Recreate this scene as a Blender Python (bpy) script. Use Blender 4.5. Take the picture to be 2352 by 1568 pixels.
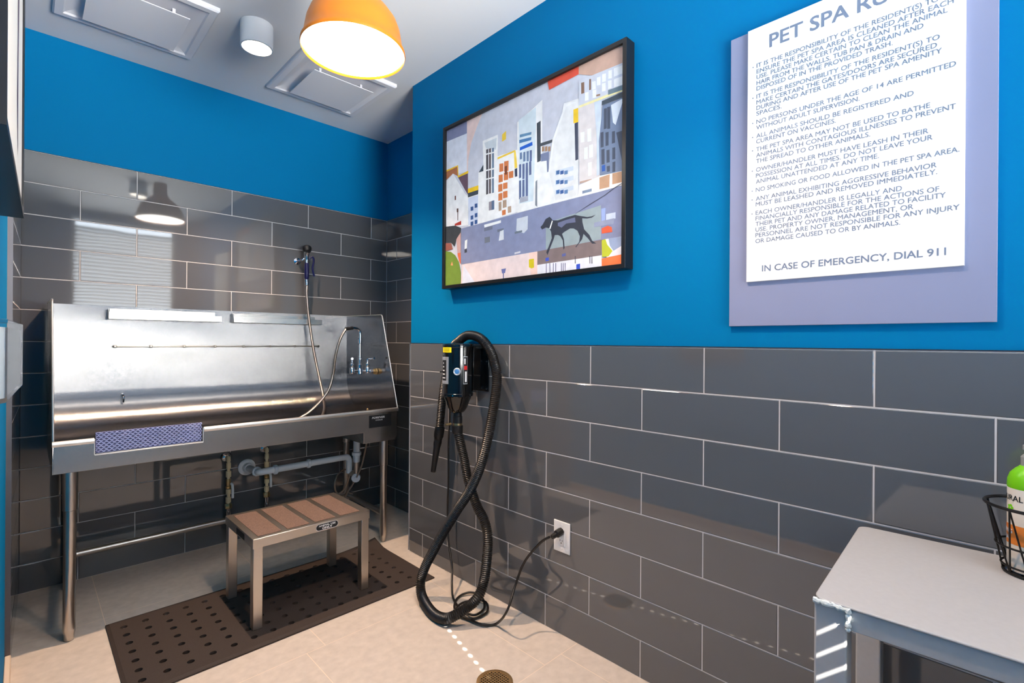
"""Pet spa room: dog wash tub, dryer, stool, bench and signs."""
EXPOSURE, SKY, SUN, WIN, PEND, DOWN, DOWN2, DCOL = 0.0, 13, 80.0, 290.0, 24.0, 205.0, 105.0, (1.0, 0.69, 0.46)
BLUE, TILE, FLOORC, RUBBER, WAVE, GRAIN = (0, 116, 170), (91, 93, 97), (198, 188, 179), (60, 52, 49), 0.006, 0.46
import bpy, bmesh, math, random
from mathutils import Vector, Matrix, Quaternion
random.seed(7)
sc = bpy.context.scene
for o in list(bpy.data.objects): bpy.data.objects.remove(o)
COL = sc.collection
PI = math.pi

# ---------------------------------------------------------------- camera, exposure, sun, window light
YAW, ROLL = math.radians(44.62), math.radians(0.41)
_r = Vector((math.cos(YAW), -math.sin(YAW), 0)); _f = Vector((math.sin(YAW), math.cos(YAW), 0)); _u = Vector((0, 0, 1))
_r3 = _r*math.cos(ROLL) + _u*math.sin(ROLL); _u3 = _u*math.cos(ROLL) - _r*math.sin(ROLL)
cd = bpy.data.cameras.new('camera'); cam = bpy.data.objects.new('camera', cd); COL.objects.link(cam)
cam.matrix_world = Matrix(((_r3.x, _u3.x, -_f.x, 0), (_r3.y, _u3.y, -_f.y, 0), (_r3.z, _u3.z, -_f.z, 1.218), (0, 0, 0, 1)))
cd.sensor_width = 36; cd.lens = 36*1137/2352; cd.clip_start = 0.01; cd.clip_end = 60
sc.camera = cam
sc.view_settings.view_transform = 'Standard'; sc.view_settings.look = 'None'
sc.view_settings.exposure = EXPOSURE; sc.view_settings.gamma = 1; sc.view_settings.use_curve_mapping = False
sc.cycles.max_bounces = 10; sc.cycles.diffuse_bounces = 6; sc.cycles.glossy_bounces = 5; sc.cycles.transmission_bounces = 6
sc.cycles.transparent_max_bounces = 8; sc.cycles.sample_clamp_indirect = 6; sc.cycles.caustics_reflective = False; sc.cycles.caustics_refractive = False
sc.cycles.use_denoising = True

wd = bpy.data.worlds.new('daylight'); sc.world = wd; wd.use_nodes = True
wd.node_tree.nodes['Background'].inputs[0].default_value = (0.78, 0.89, 1.0, 1); wd.node_tree.nodes['Background'].inputs[1].default_value = SKY

def light(name, kind, loc, energy, color, parent=None, **kw):
    l = bpy.data.lights.new(name, kind); l.energy = energy; l.color = color
    for k, v in kw.items(): setattr(l, k, v)
    o = bpy.data.objects.new(name, l); COL.objects.link(o); o.location = loc
    if parent: o.parent = parent
    return o
sun = light('sun', 'SUN', (0, -3, 4), SUN, (1.0, 0.95, 0.88), angle=math.radians(0.24))
_d = Vector((0.23, 1.0, -0.90)).normalized()
sun.rotation_euler = _d.to_track_quat('-Z', 'Y').to_euler()
# daylight entering through the blinded window in the wall behind the camera
win = light('window_daylight', 'AREA', (0.87, -1.70, 0.70), WIN, (1.0, 0.965, 0.87), shape='RECTANGLE', size=1.7, size_y=1.9)
win.rotation_euler = Vector((-0.25, 1, 0.42)).to_track_quat('-Z', 'Y').to_euler(); win.data.spread = math.radians(90)     # aim and spread shaped to brighten the ceiling and spare the sign

# ---------------------------------------------------------------- materials
def lin(c):
    f = lambda v: (v/255)/12.92 if v/255 <= 0.04045 else ((v/255+0.055)/1.055)**2.4
    return (f(c[0]), f(c[1]), f(c[2]), 1)
def mat(name, rgb, rough=0.5, metal=0.0, spec=0.5, coat=0.0, trans=0.0, ior=1.45, emit=None, es=0.0, aniso=0.0, tan=None,
        noise=None, bump=None, alpha=1.0):
    m = bpy.data.materials.new(name); m.use_nodes = True
    nt = m.node_tree; b = nt.nodes['Principled BSDF']; I = b.inputs
    I['Base Color'].default_value = lin(rgb); I['Roughness'].default_value = rough; I['Metallic'].default_value = metal
    I['Specular IOR Level'].default_value = spec; I['IOR'].default_value = ior; I['Coat Weight'].default_value = coat; I['Coat Roughness'].default_value = 0.06
    I['Transmission Weight'].default_value = trans; I['Alpha'].default_value = alpha
    if emit: I['Emission Color'].default_value = emit; I['Emission Strength'].default_value = es
    if aniso:
        I['Anisotropic'].default_value = aniso
        if tan:
            c = nt.nodes.new('ShaderNodeCombineXYZ')
            for i in range(3): c.inputs[i].default_value = tan[i]
            nt.links.new(c.outputs[0], I['Tangent'])
    tc = None
    def coord(scale):
        nonlocal tc
        if tc is None: tc = nt.nodes.new('ShaderNodeTexCoord')
        mp = nt.nodes.new('ShaderNodeMapping'); mp.inputs['Scale'].default_value = scale if isinstance(scale, tuple) else (scale,)*3
        nt.links.new(tc.outputs['Object'], mp.inputs[0]); return mp.outputs[0]
    if noise:           # (scale, amount, detail): a gentle mottling of the surface's own colour
        s, amt, det = noise
        n = nt.nodes.new('ShaderNodeTexNoise'); n.inputs['Scale'].default_value = 1; n.inputs['Detail'].default_value = det
        nt.links.new(coord(s), n.inputs[0])
        r = nt.nodes.new('ShaderNodeMapRange'); r.inputs[1].default_value = 0.25; r.inputs[2].default_value = 0.75
        r.inputs[3].default_value = 1-amt; r.inputs[4].default_value = 1+amt; nt.links.new(n.outputs[0], r.inputs[0])
        mx = nt.nodes.new('ShaderNodeVectorMath'); mx.operation = 'SCALE'; mx.inputs[0].default_value = lin(rgb)[:3]
        nt.links.new(r.outputs[0], mx.inputs['Scale']); nt.links.new(mx.outputs[0], I['Base Color'])
    if bump:            # (scale, strength, distance, detail)
        s, st, di, det = bump
        n = nt.nodes.new('ShaderNodeTexNoise'); n.inputs['Scale'].default_value = 1; n.inputs['Detail'].default_value = det
        nt.links.new(coord(s), n.inputs[0])
        bp = nt.nodes.new('ShaderNodeBump'); bp.inputs['Strength'].default_value = st; bp.inputs['Distance'].default_value = di
        nt.links.new(n.outputs[0], bp.inputs['Height']); nt.links.new(bp.outputs[0], I['Normal'])
    return m
M = {}
M['blue'] = mat('blue_paint', BLUE, 0.65, spec=0.08, bump=(220, 0.12, 0.0006, 2))
M['white_paint'] = mat('ceiling_paint', (226, 227, 230), 0.8, spec=0.2, bump=(160, 0.15, 0.0006, 2))
M['tile'] = mat('grey_glazed_tile', TILE, 0.04, ior=1.75, spec=0.5, noise=(1.6, 0.06, 2), bump=((5, 5, 5), 0.02, 0.02, 1))
M['grout'] = mat('grout', (196, 194, 196), 0.8)
M['floor'] = mat('beige_stone_tile', FLOORC, 0.5, spec=0.35, noise=(28, 0.10, 6), bump=(60, 0.1, 0.001, 4))
M['floor_grout'] = mat('floor_grout', (228, 210, 192), 0.8)
M['steel'] = mat('brushed_steel', (200, 196, 192), 0.26, metal=1, aniso=0.5, tan=(1, 0, 0), bump=((2, 2, 2), 0.02, 0.02, 1))
M['steel_back'] = mat('brushed_steel_sheet', (134, 133, 135), 0.17, metal=1)
def brush(m):          # the brushed grain tips the surface sideways at random, so reflections smear along x; the sheet itself is slightly wavy
    nt = m.node_tree; N_ = nt.nodes.new; K_ = nt.links.new; tc = N_('ShaderNodeTexCoord')
    mp = N_('ShaderNodeMapping'); mp.inputs['Scale'].default_value = (2.2, 2.2, 3.4); K_(tc.outputs['Object'], mp.inputs[0])
    n = N_('ShaderNodeTexNoise'); n.inputs['Scale'].default_value = 1; n.inputs['Detail'].default_value = 1; K_(mp.outputs[0], n.inputs[0])
    bp = N_('ShaderNodeBump'); bp.inputs['Strength'].default_value = 1; bp.inputs['Distance'].default_value = WAVE; K_(n.outputs[0], bp.inputs['Height'])
    sc_ = N_('ShaderNodeVectorMath'); sc_.operation = 'SCALE'; sc_.inputs['Scale'].default_value = 9137.0; K_(tc.outputs['Object'], sc_.inputs[0])
    w = N_('ShaderNodeTexWhiteNoise'); w.noise_dimensions = '3D'; K_(sc_.outputs[0], w.inputs['Vector'])
    sp = N_('ShaderNodeSeparateColor'); K_(w.outputs['Color'], sp.inputs[0])
    ad = N_('ShaderNodeMath'); ad.operation = 'ADD'; K_(sp.outputs[0], ad.inputs[0]); K_(sp.outputs[1], ad.inputs[1])
    sb = N_('ShaderNodeMath'); sb.operation = 'SUBTRACT'; K_(ad.outputs[0], sb.inputs[0]); sb.inputs[1].default_value = 1.0
    ml = N_('ShaderNodeMath'); ml.operation = 'MULTIPLY'; K_(sb.outputs[0], ml.inputs[0]); ml.inputs[1].default_value = GRAIN
    cx = N_('ShaderNodeCombineXYZ'); K_(ml.outputs[0], cx.inputs[0])
    va = N_('ShaderNodeVectorMath'); K_(bp.outputs[0], va.inputs[0]); K_(cx.outputs[0], va.inputs[1])
    nz = N_('ShaderNodeVectorMath'); nz.operation = 'NORMALIZE'; K_(va.outputs[0], nz.inputs[0])
    K_(nz.outputs[0], nt.nodes['Principled BSDF'].inputs['Normal'])
brush(M['steel_back'])
M['steel_tube'] = mat('satin_steel_tube', (196, 190, 184), 0.28, metal=1)
M['steel_rim'] = mat('rolled_steel_rim', (232, 230, 226), 0.35, metal=1)
M['stool_steel'] = mat('stool_steel', (205, 196, 186), 0.36, metal=1, bump=((3, 3, 3), 0.03, 0.02, 1))
M['chrome'] = mat('chrome', (225, 226, 230), 0.06, metal=1)
M['brass'] = mat('brass', (196, 170, 124), 0.3, metal=1)
M['bronze'] = mat('drain_bronze', (232, 194, 142), 0.4, metal=1)
M['black'] = mat('black_enamel', (10, 11, 13), 0.12, coat=0.5)
M['black_plastic'] = mat('black_plastic', (20, 20, 22), 0.38)
M['hose'] = mat('black_ribbed_hose', (26, 25, 26), 0.33)
M['cord'] = mat('black_cord', (30, 27, 26), 0.35)
M['rubber'] = mat('black_rubber', RUBBER, 0.75, spec=0.3, noise=(420, 0.25, 3), bump=(500, 0.3, 0.0008, 3))
M['pit'] = mat('hole_shade', (6, 6, 6), 0.9)  # near-black colour stands in for the shade inside holes
M['grit'] = mat('brown_grip_grit', (112, 90, 80), 0.85, noise=(300, 0.5, 4), bump=(320, 0.8, 0.002, 3))
M['white_plastic'] = mat('white_plastic', (235, 235, 236), 0.35)
M['pvc'] = mat('grey_pvc', (234, 238, 243), 0.4)
M['cpvc'] = mat('cream_cpvc', (226, 208, 168), 0.45)
M['yellow'] = mat('yellow_label', (246, 226, 20), 0.5)
M['red'] = mat('red_mark', (206, 30, 30), 0.5)
M['dial'] = mat('blue_dial', (70, 130, 190), 0.3)
M['silver'] = mat('silver_label', (200, 204, 210), 0.3, metal=0.6)
M['ink'] = mat('dark_ink', (24, 26, 30), 0.5)
M['white_ink'] = mat('white_ink', (235, 236, 238), 0.6)
M['grey_ink'] = mat('grey_blue_ink', (112, 126, 150), 0.6)
M['sign_back'] = mat('lavender_grey_panel', (138, 144, 174), 0.32, spec=0.4)
M['sign_white'] = mat('white_sign_board', (240, 240, 238), 0.35, spec=0.4)
M['frame'] = mat('black_frame', (22, 22, 25), 0.35)
M['orange'] = mat('orange_shade', (206, 114, 20), 0.42, spec=0.4)
M['lamp_white'] = mat('lamp_inner_white', (240, 240, 240), 0.6)
M['glow'] = mat('lamp_glow', (255, 255, 255), 0.5, emit=(1.0, 0.93, 0.82, 1), es=PEND)
M['glow_warm'] = mat('downlight_glow', (255, 255, 255), 0.5, emit=(1.0, 0.86, 0.68, 1), es=12)
M['vent'] = mat('vent_white', (228, 228, 234), 0.45)
M['navy'] = mat('navy_handle', (18, 20, 70), 0.3)
M['braid'] = mat('braided_steel_hose', (190, 176, 164), 0.3, metal=1, bump=((300, 300, 900), 0.4, 0.001, 1))
M['gate_dark'] = mat('violet_hole_shade', (34, 34, 92), 0.4)
M['grate_blue'] = mat('blue_coated_grate', (178, 182, 226), 0.3)
M['bench'] = mat('grey_painted_steel', (180, 179, 179), 0.38, spec=0.45, noise=(90, 0.03, 3))
M['weld'] = mat('white_filler', (226, 232, 230), 0.7, bump=(160, 0.9, 0.004, 3))
M['wire'] = mat('black_wire', (26, 24, 24), 0.4, metal=0.4)
M['green'] = mat('lime_green_plastic', (120, 205, 20), 0.25)
M['bottle_white'] = mat('white_bottle', (226, 218, 206), 0.3)
M['orange_label'] = mat('orange_label', (222, 128, 50), 0.4)
M['pump'] = mat('grey_pump', (150, 152, 150), 0.35)
M['peach'] = mat('beige_base_tile', (222, 200, 180), 0.5)
M['metal_trim'] = mat('metal_trim', (112, 108, 112), 0.45, metal=1)
M['dark_trim'] = mat('dark_trim', (40, 38, 46), 0.4)
M['window_frame'] = mat('window_frame', (210, 212, 214), 0.5)
M['paper'] = mat('folded_paper', (206, 206, 205), 0.8)
M['dark_art'] = mat('purple_grey_paint', (84, 70, 96), 0.5)
def pane_mat(name, ior):
    m = bpy.data.materials.new(name); m.use_nodes = True; nt = m.node_tree
    for n in list(nt.nodes): nt.nodes.remove(n)
    o = nt.nodes.new('ShaderNodeOutputMaterial'); a = nt.nodes.new('ShaderNodeBsdfTransparent'); b = nt.nodes.new('ShaderNodeBsdfGlossy'); x = nt.nodes.new('ShaderNodeMixShader'); l = nt.nodes.new('ShaderNodeFresnel')
    b.inputs['Roughness'].default_value = 0.01; l.inputs[0].default_value = ior
    nt.links.new(l.outputs[0], x.inputs[0]); nt.links.new(a.outputs[0], x.inputs[1]); nt.links.new(b.outputs[0], x.inputs[2]); nt.links.new(x.outputs[0], o.inputs[0]); return m
M['glass'] = pane_mat('window_glass', 1.35)
M['clear'] = pane_mat('clear_acrylic', 1.25)
def blind_mat():
    m = bpy.data.materials.new('white_blind'); m.use_nodes = True; nt = m.node_tree
    for n in list(nt.nodes): nt.nodes.remove(n)
    o = nt.nodes.new('ShaderNodeOutputMaterial'); a = nt.nodes.new('ShaderNodeBsdfDiffuse'); b = nt.nodes.new('ShaderNodeBsdfTranslucent'); x = nt.nodes.new('ShaderNodeMixShader')
    a.inputs[0].default_value = (0.46, 0.47, 0.48, 1); b.inputs[0].default_value = (0.5, 0.52, 0.54, 1); x.inputs[0].default_value = 0.18
    nt.links.new(a.outputs[0], x.inputs[1]); nt.links.new(b.outputs[0], x.inputs[2]); nt.links.new(x.outputs[0], o.inputs[0]); return m
M['blind'] = blind_mat()

# ---------------------------------------------------------------- mesh helpers
WLOC = {}
def frame_axes(d):
    d = Vector(d).normalized(); a = Vector((0, 0, 1)) if abs(d.z) < 0.9 else Vector((1, 0, 0))
    x = a.cross(d).normalized(); return x, d.cross(x).normalized(), d
class MB:
    def __init__(s): s.bm = bmesh.new(); s.mats = []; s.mi = 0
    def use(s, m):
        m = M[m] if isinstance(m, str) else m
        if m not in s.mats: s.mats.append(m)
        s.mi = s.mats.index(m); return s
    def face(s, pts):
        vs = [s.bm.verts.new(p) for p in pts]
        try: f = s.bm.faces.new(vs)
        except ValueError: return None
        f.material_index = s.mi; return f
    def vf(s, verts, faces):
        vs = [s.bm.verts.new(v) for v in verts]
        for f in faces:
            try: q = s.bm.faces.new([vs[i] for i in f]); q.material_index = s.mi
            except ValueError: pass
        return vs
    def box(s, a, b, xf=None):
        x0, y0, z0 = (min(a[i], b[i]) for i in range(3)); x1, y1, z1 = (max(a[i], b[i]) for i in range(3))
        v = [(x0,y0,z0),(x1,y0,z0),(x1,y1,z0),(x0,y1,z0),(x0,y0,z1),(x1,y0,z1),(x1,y1,z1),(x0,y1,z1)]
        if xf: v = [xf(Vector(p)) for p in v]
        s.vf(v, [(0,3,2,1),(4,5,6,7),(0,1,5,4),(1,2,6,5),(2,3,7,6),(3,0,4,7)]); return s
    def prism(s, poly, d):                # closed polygon (3-D points) pushed along d
        d = Vector(d); n = len(poly); v = [Vector(p) for p in poly] + [Vector(p)+d for p in poly]
        s.vf(v, [tuple(range(n))[::-1], tuple(range(n, 2*n))] + [(i, (i+1) % n, n+(i+1) % n, n+i) for i in range(n)]); return s
    def cyl(s, a, b, r0, r1=None, n=24, cap=True):
        r1 = r0 if r1 is None else r1; a, b = Vector(a), Vector(b); x, y, _ = frame_axes(b-a); v = []
        for c, r in ((a, r0), (b, r1)):
            for i in range(n): t = 2*PI*i/n; v.append(c + x*(r*math.cos(t)) + y*(r*math.sin(t)))
        f = [(i, (i+1) % n, n+(i+1) % n, n+i) for i in range(n)]
        if cap: f += [tuple(range(n))[::-1], tuple(range(n, 2*n))]
        s.vf(v, f); return s
    def lathe(s, prof, o=(0,0,0), axis=(0,0,1), n=40, closed=False):      # prof: list of (radius, height)
        o = Vector(o); x, y, d = frame_axes(axis); v = []; k = len(prof)
        for r, h in prof:
            for i in range(n): t = 2*PI*i/n; v.append(o + d*h + x*(r*math.cos(t)) + y*(r*math.sin(t)))
        f = []
        for j in range(k if closed else k-1):
            a, b = j*n, ((j+1) % k)*n
            f += [(a+i, a+(i+1) % n, b+(i+1) % n, b+i) for i in range(n)]
        if not closed: f += [tuple(range(n))[::-1], tuple(range((k-1)*n, k*n))]
        s.vf(v, f); return s
    def tube(s, path, r, n=10, closed=False, cap=True):   # r: number or function of index
        P = [Vector(p) for p in path]; m = len(P); v = []; X = None
        for i, p in enumerate(P):
            t = (P[(i+1) % m]-P[i-1]) if closed else (P[min(i+1, m-1)]-P[max(i-1, 0)])
            t.normalize()
            if X is None: X, _, _ = frame_axes(t)
            X = (X - t*X.dot(t)).normalized(); Y = t.cross(X); rr = r(i) if callable(r) else r
            for j in range(n): a = 2*PI*j/n; v.append(p + X*(rr*math.cos(a)) + Y*(rr*math.sin(a)))
        f = []
        for i in range(m if closed else m-1):
            a, b = i*n, ((i+1) % m)*n
            f += [(a+j, a+(j+1) % n, b+(j+1) % n, b+j) for j in range(n)]
        if cap and not closed: f += [tuple(range(n))[::-1], tuple(range((m-1)*n, m*n))]
        s.vf(v, f); return s
    def build(s, name, parent=None, bevel=0.0, seg=2, ang=35, solid=0.0):
        bm = s.bm; bmesh.ops.recalc_face_normals(bm, faces=bm.faces) if not getattr(s, 'keep', False) else None
        base = WLOC.get(parent.name, Vector()) if parent else Vector()
        if parent is not None: bmesh.ops.translate(bm, verts=bm.verts, vec=-base)
        lim = math.radians(ang)
        for f in bm.faces: f.smooth = True
        for e in bm.edges:
            if len(e.link_faces) == 2:
                try:
                    if e.calc_face_angle() > lim: e.smooth = False
                except ValueError: pass
        me = bpy.data.meshes.new(name); bm.to_mesh(me); bm.free()
        for m in s.mats: me.materials.append(m)
        o = bpy.data.objects.new(name, me); COL.objects.link(o)
        if solid:
            q = o.modifiers.new('thickness', 'SOLIDIFY'); q.thickness = solid; q.offset = 0
        if bevel:
            q = o.modifiers.new('bevel', 'BEVEL'); q.width = bevel; q.segments = seg; q.limit_method = 'ANGLE'; q.angle_limit = math.radians(40); q.harden_normals = False
        if parent is not None: o.parent = parent
        WLOC[o.name] = base
        return o
def mb(m): return MB().use(m)
def thing(name, loc, label, cat, group=None):
    o = bpy.data.objects.new(name, None); COL.objects.link(o); o.location = loc; o.empty_display_size = 0.05
    WLOC[o.name] = Vector(loc); tag(o, label, cat, group); return o
def tag(o, label, cat, group=None):
    o['label'] = label; o['category'] = cat
    if group: o['group'] = group
    return o
def struct(o): o['kind'] = 'structure'; return o
def plabel(o, t): o['label'] = t; return o
def spline(pts, step=0.006, closed=False):      # Catmull-Rom through the points, even steps
    P = [Vector(p) for p in pts]; n = len(P); out = []
    for i in range(n if closed else n-1):
        if closed: a, b, c, d = P[i-1], P[i], P[(i+1) % n], P[(i+2) % n]
        else: a, b, c, d = P[max(i-1, 0)], P[i], P[i+1], P[min(i+2, n-1)]
        k = 24
        for j in range(k):
            t = j/k
            out.append(0.5*((2*b) + (c-a)*t + (2*a-5*b+4*c-d)*t*t + (3*b-a-3*c+d)*t*t*t))
    if not closed: out.append(P[-1])
    if closed: out.append(out[0])
    L = [0]
    for i in range(1, len(out)): L.append(L[-1]+(out[i]-out[i-1]).length)
    m = max(2, int(L[-1]/step)); res = []; j = 0
    for i in range(m if closed else m+1):
        s = L[-1]*i/m
        while j < len(L)-2 and L[j+1] < s: j += 1
        q = (s-L[j])/max(L[j+1]-L[j], 1e-9); res.append(out[j].lerp(out[j+1], q))
    return res
_tc = {}
def text_geo(txt, bold=0.0, shear=0.0):
    k = (txt, bold, shear)
    if k in _tc: return _tc[k]
    c = bpy.data.curves.new('t', 'FONT'); c.body = txt; c.size = 1; c.offset = bold; c.shear = shear; c.resolution_u = 3; c.fill_mode = 'FRONT'
    o = bpy.data.objects.new('t', c); COL.objects.link(o); dg = bpy.context.evaluated_depsgraph_get()
    me = bpy.data.meshes.new_from_object(o.evaluated_get(dg))
    v = [tuple(p.co[:2]) for p in me.vertices]; f = [tuple(p.vertices) for p in me.polygons]
    bpy.data.objects.remove(o); bpy.data.curves.remove(c); bpy.data.meshes.remove(me); _tc[k] = (v, f); return v, f
_h = text_geo('H'); CAP = max(p[1] for p in _h[0])
def text(b, txt, mp, cap, width=None, bold=0.0, shear=0.0, center=False):     # mp maps (along, up) to a point
    v, f = text_geo(txt, 0.0, shear); x0 = min(p[0] for p in v); x1 = max(p[0] for p in v)
    sy = cap/CAP; sx = width/(x1-x0) if width else sy
    off = (x0+x1)/2 if center else x0
    o_, u_, w_ = Vector(mp(0, 0)), Vector(mp(1e-4, 0)), Vector(mp(0, 1e-4)); nrm = (u_-o_).cross(w_-o_).normalized()
    for i, (ex, ey) in enumerate(((-bold, -bold), (bold, -bold), (bold, bold), (-bold, bold), (0, 0)) if bold else ((0, 0),)):     # heavier strokes
        b.vf([Vector(mp((p[0]-off+ex)*sx, (p[1]+ey)*sy)) + nrm*(0.00004*i) for p in v], f)

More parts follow.
